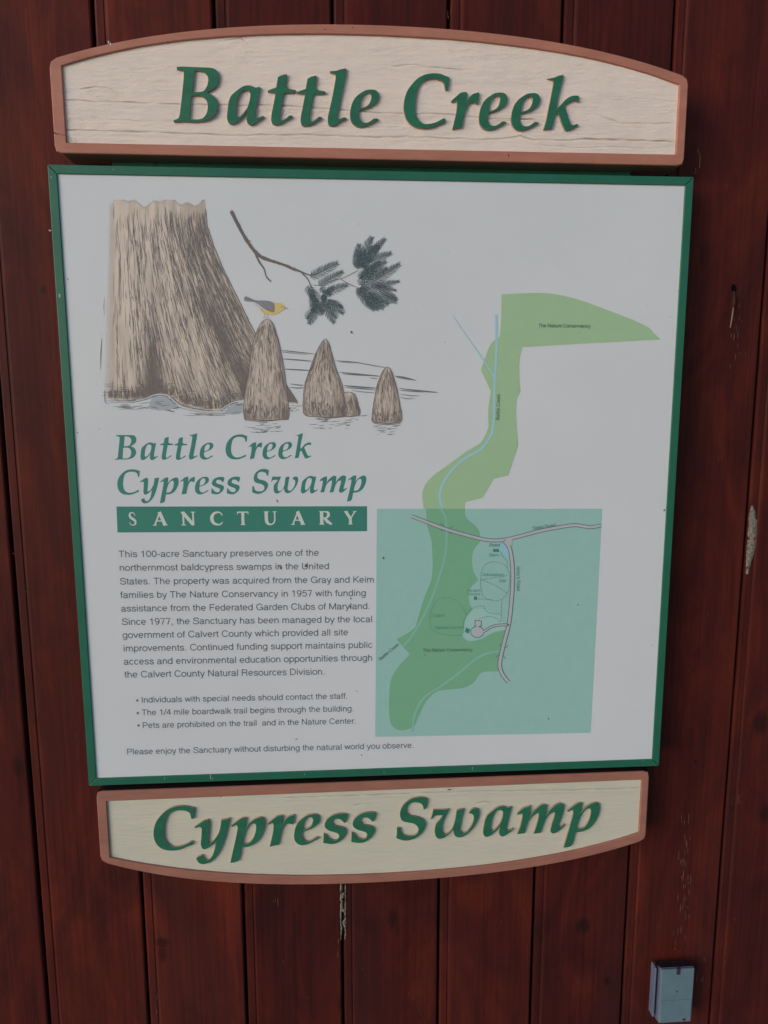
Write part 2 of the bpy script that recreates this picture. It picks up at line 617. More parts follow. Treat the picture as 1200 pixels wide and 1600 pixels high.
for mm in (M_CREAM, M_CREAM2):
    b_ = mm.node_tree.nodes['Principled BSDF']
    src = b_.inputs['Base Color'].links[0].from_socket
    ga = nd(mm, 'ShaderNodeAttribute', attribute_name='grime')
    gm_ = nd(mm, 'ShaderNodeMath', operation='MULTIPLY')
    gm_.inputs[1].default_value = .42
    lk(mm, ga.outputs['Fac'], gm_.inputs[0])
    gx = nd(mm, 'ShaderNodeMix', data_type='RGBA')
    gx.inputs['B'].default_value = (.12, .095, .075, 1)
    lk(mm, gm_.outputs[0], gx.inputs[0])
    lk(mm, src, gx.inputs['A'])
    lk(mm, gx.outputs['Result'], b_.inputs['Base Color'])

# print colours that vary inside one printed picture
M_ART = new_mat('print_watercolour', (.6, .5, .4, 1), .36, .4)
_a = nd(M_ART, 'ShaderNodeAttribute', attribute_name='Col')
lk(M_ART, _a.outputs['Color'], M_ART.node_tree.nodes['Principled BSDF'].inputs['Base Color'])
lk(M_ART, _a.outputs['Alpha'], M_ART.node_tree.nodes['Principled BSDF'].inputs['Alpha'])

# ------------------------------------------------------------------ plank wall
wall = thing('plank_wall', 'dark red stained vertical plank wall behind the three boards', 'wall', W(.38, TOP, WALLZ))
G0, GP = .0452, .1406
PROF = [(.0018, .016), (.0018, .0040), (.0028, .0022), (.0045, .0016), (.0125, .0016), (.0135, .0026), (.0146, .0024),
        (.0160, .0006), (.0180, .0), (GP - .0042, .0), (GP - .0026, .0008), (GP - .0018, .0028), (GP - .0018, .016)]
YT, YB = -1.15, TOP - .02
NSEG = 26
for k in range(-8, 11):
    vs, fs = [], []
    wob = [.0005 * noise.noise((k * 7.3, j * .35, 0)) for j in range(NSEG + 1)]
    proud = random.uniform(-.0007, .0007)
    for j in range(NSEG + 1):
        y = YT + (YB - YT) * j / NSEG
        for i, (x, z) in enumerate(PROF):
            e = wob[j] * (1 if i < 6 or i > 8 else .5)
            vs.append(W(G0 + GP * k + x + e, y, WALLZ + z + proud))
    n = len(PROF)
    for j in range(NSEG):
        for i in range(n - 1):
            a = j * n + i
            fs.append((a, a + 1, a + 1 + n, a + n))
    mesh_obj('plank', vs, fs, M_WOOD, wall)
v, f = box_mesh(G0 - 8 * GP, G0 + 11 * GP, YT + .003, YB - .003, WALLZ + .017, WALLZ + .04)
mesh_obj('backing', v, f, M_GAP, wall)

# old pale filler left in two of the joints
M_FILL = varied('old_filler', (.22, .19, .155, 1), .9, .1, (300, 300, 300), .7, .8, 900, .001)


def filler(quads, label, depth=.0015):
    """crumbly strip: left/right photo edges down its length"""
    rows = []
    for (xl, xr, y) in quads:
        rows.append((xl, xr, y))
    vs, fs = [], []
    C = 5
    fine = []
    for i in range(len(rows) - 1):
        for t in np.linspace(0, 1, 5)[:-1]:
            fine.append(tuple(rows[i][q] * (1 - t) + rows[i + 1][q] * t for q in range(3)))
    fine.append(rows[-1])
    for (xl, xr, y) in fine:
        for c in range(C + 1):
            t = c / C
            edge = math.sin(t * math.pi)
            x = xl + (xr - xl) * t + random.uniform(-.7, .7) * (c in (0, C))
            q = P(x, y, WALLZ)
            vs.append(W(q[0], q[1], WALLZ + .0012 - depth * edge * (1 + 1.1 * noise.noise((x * .3, y * .15, 2)))))
    for i in range(len(fine) - 1):
        for c in range(C):
            a = i * (C + 1) + c
            if random.random() > .02:
                fs.append((a, a + C + 1, a + C + 2, a + 1))
    o = mesh_obj('old_filler', vs, fs, M_FILL, wall, True)
    o['label'] = label
    return o


filler([(1175, 1177, 790), (1172, 1181, 800), (1170, 1184, 815), (1169, 1183, 840), (1168, 1182, 853), (1167, 1178, 868),
        (1167, 1174, 880), (1166, 1170, 897)], 'pale crumbly filler in the joint right of the panel')
filler([(531, 535, 1381), (531, 535, 1400), (530, 536, 1408), (531, 537, 1419), (531, 534, 1430), (531, 534, 1440), (532, 535, 1452),
        (532, 533, 1468)], 'pale filler flaking along the joint under the lower board, left lip', .002)
filler([(539, 541, 1381), (539, 541, 1410), (538, 541, 1424), (539, 541, 1435), (534, 541, 1442), (538, 541, 1450), (539, 541, 1460),
        (538, 540, 1468)], 'pale filler flaking along the joint under the lower board, right lip', .002)
filler([(533, 540, 1395), (532, 539, 1399), (534, 538, 1403)], 'crumb of pale filler bridging the joint', .002)
filler([(534, 539, 1420), (533, 540, 1423), (535, 538, 1425)], 'lower crumb of pale filler bridging the joint', .002)

# knots and pale scratches on the boards
M_STAIN = new_mat('knot_wood', (.020, .009, .009, 1), .5, .3)
_at = nd(M_STAIN, 'ShaderNodeAttribute', attribute_name='soft')
_tc = nd(M_STAIN, 'ShaderNodeTexCoord')
_nn = nd(M_STAIN, 'ShaderNodeTexNoise')
_nn.inputs['Scale'].default_value = 180
lk(M_STAIN, _tc.outputs['Object'], _nn.inputs[0])
_mm = nd(M_STAIN, 'ShaderNodeMath', operation='MULTIPLY')
lk(M_STAIN, _at.outputs['Fac'], _mm.inputs[0])
_m2 = nd(M_STAIN, 'ShaderNodeMath', operation='ADD')
_m2.inputs[1].default_value = .35
lk(M_STAIN, _nn.outputs[0], _m2.inputs[0])
lk(M_STAIN, _m2.outputs[0], _mm.inputs[1])
lk(M_STAIN, _mm.outputs[0], M_STAIN.node_tree.nodes['Principled BSDF'].inputs['Alpha'])
for kx, ky, rx, ry, st in [(910, 1447, 13, 14, .75), (252, 1472, 13, 9, .6), (254, 1490, 8, 16, .5), (948, 1533, 6, 8, .5), (1143, 1265, 4, 6, .6), (1086, 1190, 3, 3, .9),
                           (65, 452, 5, 8, .7), (620, 1455, 5, 9, .3), (1188, 1130, 14, 22, .55), (1100, 395, 9, 30, .3)]:
    vs, fs, sf_ = [], [], []
    for j in range(6):
        for i in range(20):
            a = i / 20 * math.tau
            r_ = j / 5 * (1 + .18 * noise.noise((math.cos(a) * 1.5, math.sin(a) * 1.5, kx)))
            q = P(kx + rx * r_ * math.cos(a), ky + ry * r_ * math.sin(a), WALLZ - .0010)
            vs.append(W(q[0], q[1], WALLZ - .0010))
            sf_.append(st * max(0, 1 - (j / 5) ** 2))
    for j in range(5):
        for i in range(20):
            fs.append((j * 20 + i, j * 20 + (i + 1) % 20, (j + 1) * 20 + (i + 1) % 20, (j + 1) * 20 + i))
    o = mesh_obj('knot', vs, fs, M_STAIN, wall)
    o.data.attributes.new('soft', 'FLOAT', 'POINT').data.foreach_set('value', sf_)
sr = random.Random(5)
scr = Ink(WALLZ - .0011, .00005)
for cx, cy, sy_, n_ in [(1069, 1385, 45, 26), (1070, 1290, 40, 12), (1152, 540, 45, 12), (1150, 497, 25, 6), (1157, 1245, 10, 4), (535, 1440, 60, 4), (1062, 1470, 25, 8),
                        (1100, 1520, 30, 5), (700, 20, 10, 3), (248, 1565, 14, 3), (430, 1400, 10, 4), (1110, 1125, 3, 2), (1126, 712, 3, 2)]:
    for _ in range(n_):
        x, y = cx + sr.gauss(0, 5), cy + sr.uniform(-1, 1) * sy_
        L = sr.uniform(2, 16)
        scr.ribbon([(x, y), (x + sr.uniform(-.5, .5), y + L / 2), (x - .04 * L, y + L)], [.2, sr.uniform(.5, 1.3), .2])
for _ in range(70):
    x, y = sr.uniform(0, 1200), sr.uniform(0, 1600)
    scr.ribbon([(x, y), (x, y + 1), (x, y + sr.uniform(1.5, 4))], [.4, sr.uniform(.5, 1.2), .3])
scr.build('pale_scratches', new_mat('bare_wood_scratch', (.17, .085, .06, 1), .8, .2), wall, True)

# nail hole with a wisp of dry straw
hx, hy = P(1146, 451, WALLZ)
M_HOLE = new_mat('hole', (.006, .003, .003, 1), .9, .1)
vs = [W(hx, hy, WALLZ - .0012)]
for i in range(14):
    a = i / 14 * math.tau
    vs.append(W(hx + .0036 * math.cos(a), hy + .0055 * math.sin(a) + .0012 * math.cos(a), WALLZ - .0009))
mesh_obj('nail_hole', vs, [(0, 1 + i, 1 + (i + 1) % 14) for i in range(14)], M_HOLE, wall)


def tube(name, pts, r, mat, parent, sides=6):
    vs, fs = [], []
    n = len(pts)
    for i, p in enumerate(pts):
        a, b = Vector(pts[max(i - 1, 0)]), Vector(pts[min(i + 1, n - 1)])
        t = (b - a).normalized()
        u = t.cross(Vector((.3, .8, .52))).normalized()
        w = t.cross(u)
        rr = r[i] if isinstance(r, (list, tuple)) else r
        for s in range(sides):
            an = s / sides * math.tau
            vs.append(Vector(p) + u * rr * math.cos(an) + w * rr * math.sin(an))
    for i in range(n - 1):
        for s in range(sides):
            s2 = (s + 1) % sides
            fs.append((i * sides + s, i * sides + s2, (i + 1) * sides + s2, (i + 1) * sides + s))
    fs.append(tuple(range(sides)))
    fs.append(tuple(range((n - 1) * sides, n * sides))[::-1])
    return mesh_obj(name, vs, fs, mat, parent, True)


M_STRAW = new_mat('dry_straw', (.34, .25, .17, 1), .8, .2)
M_DARKW = new_mat('dark_frass', (.07, .035, .025, 1), .9, .1)


def pz(px, py, z):
    q = P(px, py, z)
    return W(q[0], q[1], z)


tube('straw_wisp', [pz(1147, 455, WALLZ - .001), pz(1147, 470, WALLZ - .006), pz(1146, 482, WALLZ - .007)], [.0012, .0022, .001], M_DARKW, wall)
tube('straw_wisp', [pz(1146, 480, WALLZ - .007), pz(1144, 495, WALLZ - .008), pz(1141, 512, WALLZ - .006)], [.0008, .0009, .0006], M_STRAW, wall)


# ------------------------------------------------------------------ raised-letter boards
def unzoom(s, ox, oy, sc, z=0.0):
    return [[P(ox + x / sc, oy + y / sc, z) for x, y in spl(parse(l), 5)] for l in s]


GL = {}
GL['B'] = unzoom(["135,115* 250,108 480,118 740,128 840,150 905,220 925,325 905,425 850,500 760,560 695,597* 780,630 855,695 898,790 905,880 875,975 810,1055 700,1112 560,1140 400,1143 250,1135 80,1145* 72,1112* 150,1085 182,1040 205,880 235,620 262,330 266,235 255,190 215,170 137,160*",
                  "468,178* 560,185 650,215 710,280 725,370 700,470 650,555 590,580 520,585 430,590* 445,420",
                  "402,652* 560,650 640,680 700,760 715,860 700,960 650,1050 580,1090 480,1098 372,1098* 385,900"], 265, 95, 12)
GL['a'] = unzoom(["738,490* 715,600 680,780 650,950 645,1035 665,1066 720,1056 800,1030* 798,1060* 700,1130 600,1195 550,1200 500,1160 485,1110 490,1000 500,920* 430,1030 350,1110 260,1175 180,1185 130,1130 115,1040 130,900 150,760 190,660 260,590 350,520 440,470 530,460 600,480 655,500 695,492*",
                  "450,545 520,560 552,610 545,720 500,870 430,970 360,1040 302,1055* 285,1000 290,880 315,720 360,620 400,560"], 345, 95, 12)
GL['t'] = unzoom(["265,278* 330,245 412,225* 412,300 400,400 412,452 470,480 568,497* 560,537* 480,541 370,545* 350,640 320,800 300,930 306,1000 340,1018 400,980 465,928* 512,938* 470,975 370,1040 290,1075 220,1090 170,1070 150,1010 155,920 185,760 215,600 222,540* 150,534 95,528* 95,508* 160,480 235,455* 247,380"], 410, 95, 10.909)
GL['l'] = unzoom(["130,215* 128,195* 250,185 330,158 430,140* 410,300 360,560 300,860 262,1020 265,1075 310,1090 370,1062 430,1060* 425,1085* 330,1135 260,1180 180,1215 120,1210 90,1160 85,1080 110,950 160,730 205,500 235,310 225,255 190,235"], 505, 95, 12)
GL['e'] = unzoom(["870,540 950,540 1010,570 1040,640 1030,720 980,790 880,860 780,900 680,925* 665,1000 680,1080 720,1140 780,1160 850,1150 960,1078* 1030,1085* 1000,1112 900,1170 800,1215 690,1240 600,1215 535,1150 505,1060 510,930 550,780 620,670 710,600 790,555",
                  "820,600 880,610 905,660 890,750 840,830 760,872 685,885* 700,760 730,680 780,625"], 505, 95, 12)
GL['C'] = unzoom(["985,188* 970,320 950,430* 905,425* 885,300 820,240 720,215 600,215 500,255 430,320 385,430 350,600 340,780 365,920 430,1010 510,1060 620,1060 740,1030 870,960* 912,965* 898,1035* 800,1070 650,1130 500,1145 350,1120 240,1050 165,940 130,780 140,620 190,460 260,350 370,230 500,150 650,115 800,120 900,155"], 620, 105, 12)
GL['r'] = unzoom(["110,300* 180,240 260,170 330,148 380,155* 375,240 362,345* 420,240 490,180 582,155* 575,260 560,350* 500,328 430,328 380,400 340,500 310,640 285,752* 200,762 130,780* 160,660 200,480 212,330 200,282* 125,322*"], 695, 130, 10.909)
GL['k'] = unzoom(["235,262* 380,235 480,195 590,170* 560,300 510,500 450,760 432,960* 500,890 560,825 640,735 740,670 830,645 935,650* 930,780* 850,752 740,775 650,835 610,885* 650,1000 710,1180 760,1290 800,1318 900,1290* 930,1312* 860,1360 760,1410 640,1435 600,1380 550,1260 500,1110 450,1025* 400,1100 360,1250 325,1390* 220,1402 140,1412* 190,1240 240,1000 290,750 330,550 360,380 355,310 310,280"], 840, 105, 14.55)
GL['y'] = unzoom(["70,555* 72,510* 190,430 290,365 405,335* 440,420 430,600 415,780 410,900 440,930 520,880 600,780 680,630 715,480 730,350* 830,330 945,300* 900,500 850,700 780,920 700,1110 600,1260 480,1380 370,1430 260,1445 170,1410 105,1310* 130,1275 200,1240 260,1225* 290,1310 340,1345 420,1335 500,1250 550,1130 590,960 610,840* 540,930 420,1020 310,1075 250,1040 220,950 230,800 245,560* 200,512 150,520"], 300, 1260, 16)
GL['p'] = unzoom(["165,455* 270,375 380,295 450,270 525,275* 512,400 480,525* 560,430 650,350 750,290 860,262 930,290 958,400 940,540 880,690 800,810 700,890 570,945 410,965* 390,1050 370,1180 340,1260 290,1300 148,1328* 190,1130 240,910 290,680 320,500 300,432* 240,450 185,488*",
                  "700,400 745,430 750,520 720,670 650,800 570,868 430,885* 460,720 520,560 600,440"], 350, 1260, 15)
GL['s'] = unzoom(["515,215* 500,300 460,378* 425,340 370,300 290,295 240,330 235,390 290,425 400,450 470,480 492,550 450,640 370,715 280,760 180,765 62,745* 70,575* 120,600 160,660 240,695 310,690 355,640 345,580 280,550 170,515 100,460 90,390 130,310 220,240 340,202 440,195"], 500, 1255, 12)
GL['S'] = unzoom(["990,232* 975,400 950,470 905,515* 885,480 860,390 780,340 650,320 540,350 460,420 430,520 450,620 540,680 680,705 820,750 925,850 930,960 870,1100 760,1220 620,1300 450,1345 300,1330 160,1280* 175,1150 175,1000* 262,1010* 285,1130 350,1205 480,1225 620,1215 720,1150 755,1050 720,960 620,890 460,860 330,820 270,730 260,610 300,470 400,340 560,230 720,190 850,188"], 610, 1235, 17.14)
GL['w'] = unzoom(["92,368* 120,290 145,188* 300,185 440,178* 400,260 350,360 310,480 310,590 350,650 430,620 510,520 550,400 585,200* 650,175 725,172* 690,300 660,450 640,560 680,620 760,610 830,530 890,420 905,310 880,270 812,245* 860,180 930,158 990,180 1005,270 970,390 900,510 820,600 720,680 620,705 550,670 525,600 520,545* 470,600 390,680 300,725 230,720 185,660 175,550 200,450 260,380 330,285* 230,290 160,305 118,352*"], 665, 1250, 12)
GL['m'] = unzoom(["500,245* 505,215* 580,155 675,125* 675,200 655,290* 700,215 780,140 840,108 900,115* 890,190 880,265* 940,175 1020,108 1080,92 1132,120* 1110,220 1060,370 1055,398 1080,400 1125,375* 1138,385* 1080,440 1010,485 970,490 945,460 960,380 1000,260 1005,205* 940,230 880,300 840,400 815,482* 720,495* 760,380 790,250 785,210* 720,250 660,310 620,400 597,490* 500,500* 540,400 570,270 570,222* 530,235"], 750, 1245, 8.571)


def bbox(loops):
    xs = [p[0] for p in loops[0]]
    ys = [p[1] for p in loops[0]]
    return min(xs), min(ys), max(xs), max(ys)


def refit(loops, b):
    a = bbox(loops)
    sx, sy = (b[2] - b[0]) / (a[2] - a[0]), (b[3] - b[1]) / (a[3] - a[1])
    return [[(b[0] + (x - a[0]) * sx, b[1] + (y - a[1]) * sy) for x, y in l] for l in loops]


def pb(x0, y0, x1, y1):
    """photo bounding box of a letter -> plane bounding box (front plane)"""
    xm, ym = (x0 + x1) / 2, (y0 + y1) / 2
    return (P(x0, ym)[0], P(xm, y0)[1], P(x1, ym)[0], P(xm, y1)[1])


def shift(loops, dx, dy):
    return [[(x + dx, y + dy) for x, y in l] for l in loops]


ux, uy = P(600, 170)[0] - P(599, 170)[0], P(600, 170)[1] - P(600, 169)[1]
LINE1 = [('B', GL['B']), ('a', GL['a']), ('t', GL['t']), ('t', shift(GL['t'], 45.3 * ux, .9 * uy)), ('l', GL['l']), ('e', GL['e']),
         ('C', GL['C']), ('r', GL['r']), ('e', refit(GL['e'], pb(748.6, 144.2, 792.2, 203.3))),
         ('e', refit(GL['e'], pb(798.9, 145.0, 843.2, 204.2))), ('k', GL['k'])]
LINE2 = [('C', refit(GL['C'], pb(239.3, 1260.0, 305.5, 1329.1))), ('y', GL['y']), ('p', GL['p']),
         ('r', refit(GL['r'], pb(418.4, 1274.5, 460.3, 1322.5))), ('e', refit(GL['e'], pb(459.3, 1273.0, 499.5, 1320.6))),
         ('s', GL['s']), ('s', refit(GL['s'], pb(548.6, 1269.5, 587.2, 1317.0))), ('S', GL['S']), ('w', GL['w']),
         ('a', refit(GL['a'], pb(755.3, 1260.4, 802.1, 1307.4))), ('m', GL['m']), ('p', refit(GL['p'], pb(882.3, 1254.5, 936.0, 1323.6)))]

FIELD = .0031        # how deep the blasted background lies behind the rim and the letters
BACKZ = .040


def arcfit(px_pts, deg=4):
    q = np.array([P(x, y) for x, y in px_pts])
    c = np.polyfit(q[:, 0], q[:, 1], deg)
    return lambda x: float(np.polyval(c, x))


def sheet_field(x0, x1, ytop, ybot, cracks, nx, ny, mat, parent, seed, rough_amp, grain_amp):
    """blasted background: a real relief with grain ridges and checks. ytop / ybot are functions of x"""
    ck = []
    for pts, depth, w in cracks:
        q = [P(a, b, FIELD) for a, b in pts]
        ck.append((q, depth, w))
    vs, fs, dirt = [], [], []
    for i in range(nx + 1):
        x = x0 + (x1 - x0) * i / nx
        a, b = ytop(x), ybot(x)
        for j in range(ny + 1):
            y = a + (b - a) * j / ny
            h = grain_amp * (fbm(x * 7, y * 95, seed) + .5 * fbm(x * 18, y * 260, seed + 9))
            h += rough_amp * fbm(x * 60, y * 300, seed + 3, 3)
            dsum = 0.0
            for q, depth, w in ck:
                if x < q[0][0] - .01 or x > q[-1][0] + .01:
                    continue
                for k in range(len(q) - 1):
                    if q[k][0] <= x <= q[k + 1][0]:
                        t = (x - q[k][0]) / (q[k + 1][0] - q[k][0] + 1e-9)
                        yc = q[k][1] + (q[k + 1][1] - q[k][1]) * t + .0009 * noise.noise((x * 60, seed, k))
                        fade = min(1, (x - q[0][0]) / .008 + .15, (q[-1][0] - x) / .008 + .15)
                        dd = (y - yc) / (w * .6)
                        h += 1.2 * depth * fade * math.exp(-dd * dd) * (.75 + .5 * noise.noise((x * 90, 5, seed)))
                        dsum += min(1, depth / .0013) * fade * math.exp(-dd * dd * .8) * (.7 + .9 * noise.noise((x * 55, 8, seed)))
                        # the grain sags on one side of a check
                        h += .3 * depth * fade * math.exp(-((y - yc - 2.2 * w) / (2 * w)) ** 2) * -1
            edge = min(x - x0, x1 - x)
            if x - x0 < .012 and b - y < .007:
                dsum += .8 * max(0, noise.noise((x * 500, y * 500, 3)) + .3)
            dirt.append(max(0, min(1, dsum)))
            vs.append(W(x, y, FIELD + h))
    for i in range(nx):
        for j in range(ny):
            a = i * (ny + 1) + j
            fs.append((a, a + ny + 1, a + ny + 2, a + 1))
    o = mesh_obj('blasted_background', vs, fs, mat, parent, True)
    at = o.data.attributes.new('grime', 'FLOAT', 'POINT')
    at.data.foreach_set('value', dirt)
    return o


def rim_mesh(name, outer, inner, mat, parent, dark_top=False):
    """rim: front ring with rounded outer edge, inner wall down to the background, outer wall to the back"""
    n = len(outer)

    def inset(loop, d):
        out = []
        for i in range(n):
            a, b, c = loop[i - 1], loop[i], loop[(i + 1) % n]
            t = Vector((c[0] - a[0], c[1] - a[1])).normalized()
            nx, ny = -t.y, t.x
            out.append((b[0] + nx * d, b[1] + ny * d))
        return out
    # loops are clockwise on the page -> inward normal is (-ty, tx) in a y-down frame
    rings = [(outer, BACKZ), (outer, .0022), (inset(outer, .0002), .0012), (inset(outer, .0006), .0004), (inset(outer, .0014), .0),
             (inset(inner, -.0008), .0), (inset(inner, -.0002), .0004), (inner, .0012), (inset(inner, .0006), FIELD + .003)]
    vs, fs = [], []
    for L, z in rings:
        for x, y in L:
            vs.append(W(x, y, z))
    for r in range(len(rings) - 1):
        for i in range(n):
            a, b = r * n + i, r * n + (i + 1) % n
            fs.append((a, b, b + n, a + n))
    vs_b = len(vs)
    o = mesh_obj(name, vs, fs, [mat, M_GOUGE_SHADE], parent, False)
    if dark_top:  # shade of the gap under the panel, coloured onto the upward-facing edge
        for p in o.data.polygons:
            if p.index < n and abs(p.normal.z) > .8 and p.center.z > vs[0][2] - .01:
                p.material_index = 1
    return o


def resample(f_arc, xl, xr, y_base_l, y_base_r, up, rc, n=90):
    """closed loop clockwise: arc side and straight side. up=True: arc on top. rc = corner radius"""
    pts = []
    if up:
        for i in range(n + 1):
            x = xl + (xr - xl) * i / n
            pts.append((x, f_arc(x)))
        for i in range(1, 12):
            pts.append((xr, f_arc(xr) + (y_base_r - f_arc(xr)) * i / 12))
        for i in range(n + 1):
            t = i / n
            pts.append((xr + (xl - xr) * t, y_base_r + (y_base_l - y_base_r) * t))
        for i in range(1, 12):
            pts.append((xl, y_base_l + (f_arc(xl) - y_base_l) * i / 12))
    else:
        for i in range(n + 1):
            t = i / n
            pts.append((xl + (xr - xl) * t, y_base_l + (y_base_r - y_base_l) * t))
        for i in range(1, 12):
            pts.append((xr, y_base_r + (f_arc(xr) - y_base_r) * i / 12))
        for i in range(n + 1):
            x = xr + (xl - xr) * i / n
            pts.append((x, f_arc(x)))
        for i in range(1, 12):
            pts.append((xl, f_arc(xl) + (y_base_l - f_arc(xl)) * i / 12))
    if rc:
        # cut the four corners round
        idx = [0, n, n + 12, 2 * n + 12]
        corners = [pts[i] for i in idx]
        m_ = []
        for p in pts:
            q = Vector(p)
            for c in corners:
                cv = Vector(c)
                d = (q - cv).length
                if d < rc:
                    ctr = Vector(((xl + xr) / 2, (y_base_l + f_arc((xl + xr) / 2)) / 2))
                    sx = 1 if ctr.x > cv.x else -1
                    sy = 1 if ctr.y > cv.y else -1
                    k = (1 - d / rc) ** 2 * rc * .30
                    q = q + Vector((sx, sy)) * k
            m_.append((q.x, q.y))
        pts = m_
    return pts


def letters(line, parent, z=0.0):
    for ch, loops in line:
        bev = .00035
        me = flat_curve(loops, extrude=(FIELD + .002) / 2 - bev, bevel=bev, offset=-bev * .6)
        h = (FIELD + .002) / 2
        for v in me.vertices:
            x, y, t = v.co
            v.co = (x, (z + h) - t, TOP + y)
        me.materials.clear()
        me.materials.append(M_LETTER)
        me.materials.append(M_LSIDE)
        for p in me.polygons:
            p.material_index = 0 if p.normal.y < -.6 else 1
        me.name = 'letter'
        o = bpy.data.objects.new('letter', me)
        link(o, parent)
        o.matrix_parent_inverse = Matrix.Translation(-Vector(parent.location))
        o['label'] = 'raised green letter %s' % ch


def avg(a, b):
    return (a + b) / 2


# --- upper board
top = thing('name_board', 'arched cream board reading Battle Creek above the white panel, terracotta rim', 'sign',
            W(P(575, 240)[0], P(575, 250)[1], BACKZ))
o_arc = arcfit([(77, 91.7), (170, 69.5), (260, 51.7), (360, 40.7), (457, 37.5), (540, 37.5), (640, 41), (720, 46.5), (800, 55), (883, 67),
                (967, 86), (1050, 111), (1075, 120)])
i_arc = arcfit([(96.7, 102.3), (170, 82), (260, 65.5), (360, 55.7), (457, 53), (540, 53), (640, 57.5), (720, 62), (800, 69), (883, 83),
                (967, 102), (1060, 130.5)])
oxl, oxr = avg(P(76.3, 93)[0], P(85.0, 236)[0]), avg(P(1076, 124)[0], P(1069.3, 257)[0])
ixl, ixr = avg(P(96.5, 104)[0], P(102.8, 222)[0]), avg(P(1061.5, 131)[0], P(1057, 241)[0])
outer = resample(o_arc, oxl, oxr, P(85, 239)[1], P(1069, 259)[1], True, .0060)
inner = resample(i_arc, ixl, ixr, P(103, 222.5)[1], P(1057, 241.2)[1], True, 0)
rim_mesh('rim', outer, inner, M_TERRA, top)
me = flat_curve([outer])
place_mesh(me, BACKZ - .0002, 'back_face', M_TERRA, top)
ckt = [([(99, 156), (140, 158), (215, 160), (330, 164), (450, 165), (560, 174), (640, 178), (700, 178), (760, 185), (840, 187)], .0013, .0011),
       ([(125, 140), (152, 135), (165, 137), (185, 142)], .0016, .0011),
       ([(100, 203), (170, 205), (260, 207), (380, 212), (470, 210), (560, 214), (640, 214), (760, 218), (800, 215), (815, 212), (832, 218),
         (870, 219), (940, 217), (1000, 219), (1056, 221)], .0013, .0012),
       ([(610, 103), (650, 101), (664, 104), (690, 106), (745, 110)], .0010, .0012),
       ([(350, 63), (378, 60), (388, 63)], .0015, .0015),
       ([(770, 190), (830, 186), (850, 190), (862, 192)], .0010, .0009),
       ([(935, 180), (970, 192), (1010, 193), (1052, 192)], .0009, .0012),
       ([(930, 150), (980, 152), (1055, 160)], .0005, .0010),
       ([(905, 216), (950, 219), (1000, 219), (1054, 221)], .0010, .0010),
       ([(140, 184), (220, 190), (300, 189)], .0004, .0012),
       ([(480, 196), (560, 199), (630, 198)], .0004, .0012),
       ([(840, 226), (900, 231), (960, 229), (1010, 232)], .0006, .0012)]
sheet_field(ixl - .001, ixr + .001, lambda x: i_arc(x) - .001,
            lambda x: P(103, 222.5)[1] + (P(1057, 241.2)[1] - P(103, 222.5)[1]) * (x - ixl) / (ixr - ixl) + .001,
            ckt, 700, 230, M_CREAM, top, 1.7, .00075, .00075)
letters(LINE1, top)
M_NICKL = new_mat('bare_chip', (.62, .58, .60, 1), .6, .3)
kk = Ink(-.00012, .00002)
for x, y, w, h in [(169.5, 66, 2.2, 5), (172.5, 69, 2, 5), (421, 46, 2, 1), (455, 44, 1.5, 1)]:
    kk.poly([(x - w / 2, y - h / 2), (x + w / 2, y - h / 2 + .8), (x + w / 3, y + h / 2), (x - w / 3, y + h / 2 - .6)])
kk.build('paint_chips', M_NICKL, top, True)
kk = Ink(-.00012, .00002)
for x, y, w, h in [(122, 90, 1.8, 1.8), (262, 65.5, 2, 2), (508, 46, 1.6, 3), (551, 43, 1.8, 2.2), (795, 243, 2, 5), (430, 45, 1, 1), (760, 58, 1, 1.4)]:
    kk.poly([(x - w / 2, y), (x, y - h / 2), (x + w / 2, y), (x, y + h / 2)])
kk.ribbon([(84, 207), (88, 209.5), (93, 209), (97, 211), (102, 211.5)], [1.8, 1.2, .8, .5, .8])
kk.build('paint_gouges', M_GOUGE_SHADE, top, True)

# --- lower board
low = thing('name_board', 'shallow cream board reading Cypress Swamp under the white panel, terracotta rim', 'sign',
            W(P(575, 1300)[0], P(575, 1379)[1], BACKZ))
o_arc2 = arcfit([(157, 1347), (228, 1363.5), (307, 1375.5), (385, 1381), (463, 1382.5), (540, 1382), (616, 1378), (707, 1370.5), (841, 1354),
                 (923, 1338), (1008, 1312.5)])
i_arc2 = arcfit([(172, 1340), (228, 1351.4), (307, 1361), (385, 1366.5), (463, 1368.5), (540, 1368), (616, 1365.5), (707, 1358),
                 (841, 1340), (923, 1324), (999, 1301.5)])
oxl2, oxr2 = avg(P(149.5, 1237)[0], P(157, 1346)[0]), avg(P(1015.6, 1206)[0], P(1008.5, 1310)[0])
ixl2, ixr2 = avg(P(165.6, 1253)[0], P(172, 1339)[0]), avg(P(1002.8, 1219)[0], P(998.8, 1301)[0])
outer2 = resample(o_arc2, oxl2, oxr2, P(149.5, 1237)[1], P(1015.6, 1205)[1], False, .0055)
inner2 = resample(i_arc2, ixl2, ixr2, P(165.6, 1252.3)[1], P(1002.8, 1218.5)[1], False, 0)
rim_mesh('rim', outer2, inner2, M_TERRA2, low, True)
me = flat_curve([outer2])
place_mesh(me, BACKZ - .0002, 'back_face', M_TERRA2, low)
ckb = [([(440, 1247), (560, 1243), (640, 1240), (760, 1236), (860, 1235), (940, 1233), (1001, 1231)], .0014, .0012),
       ([(552, 1258), (570, 1256.5), (580, 1258)], .0016, .0016),
       ([(742, 1256), (758, 1253), (772, 1254)], .0014, .0016),
       ([(540, 1287), (552, 1287), (590, 1282)], .0008, .0009),
       ([(330, 1358), (420, 1364), (540, 1363), (640, 1358)], .0004, .0009)]
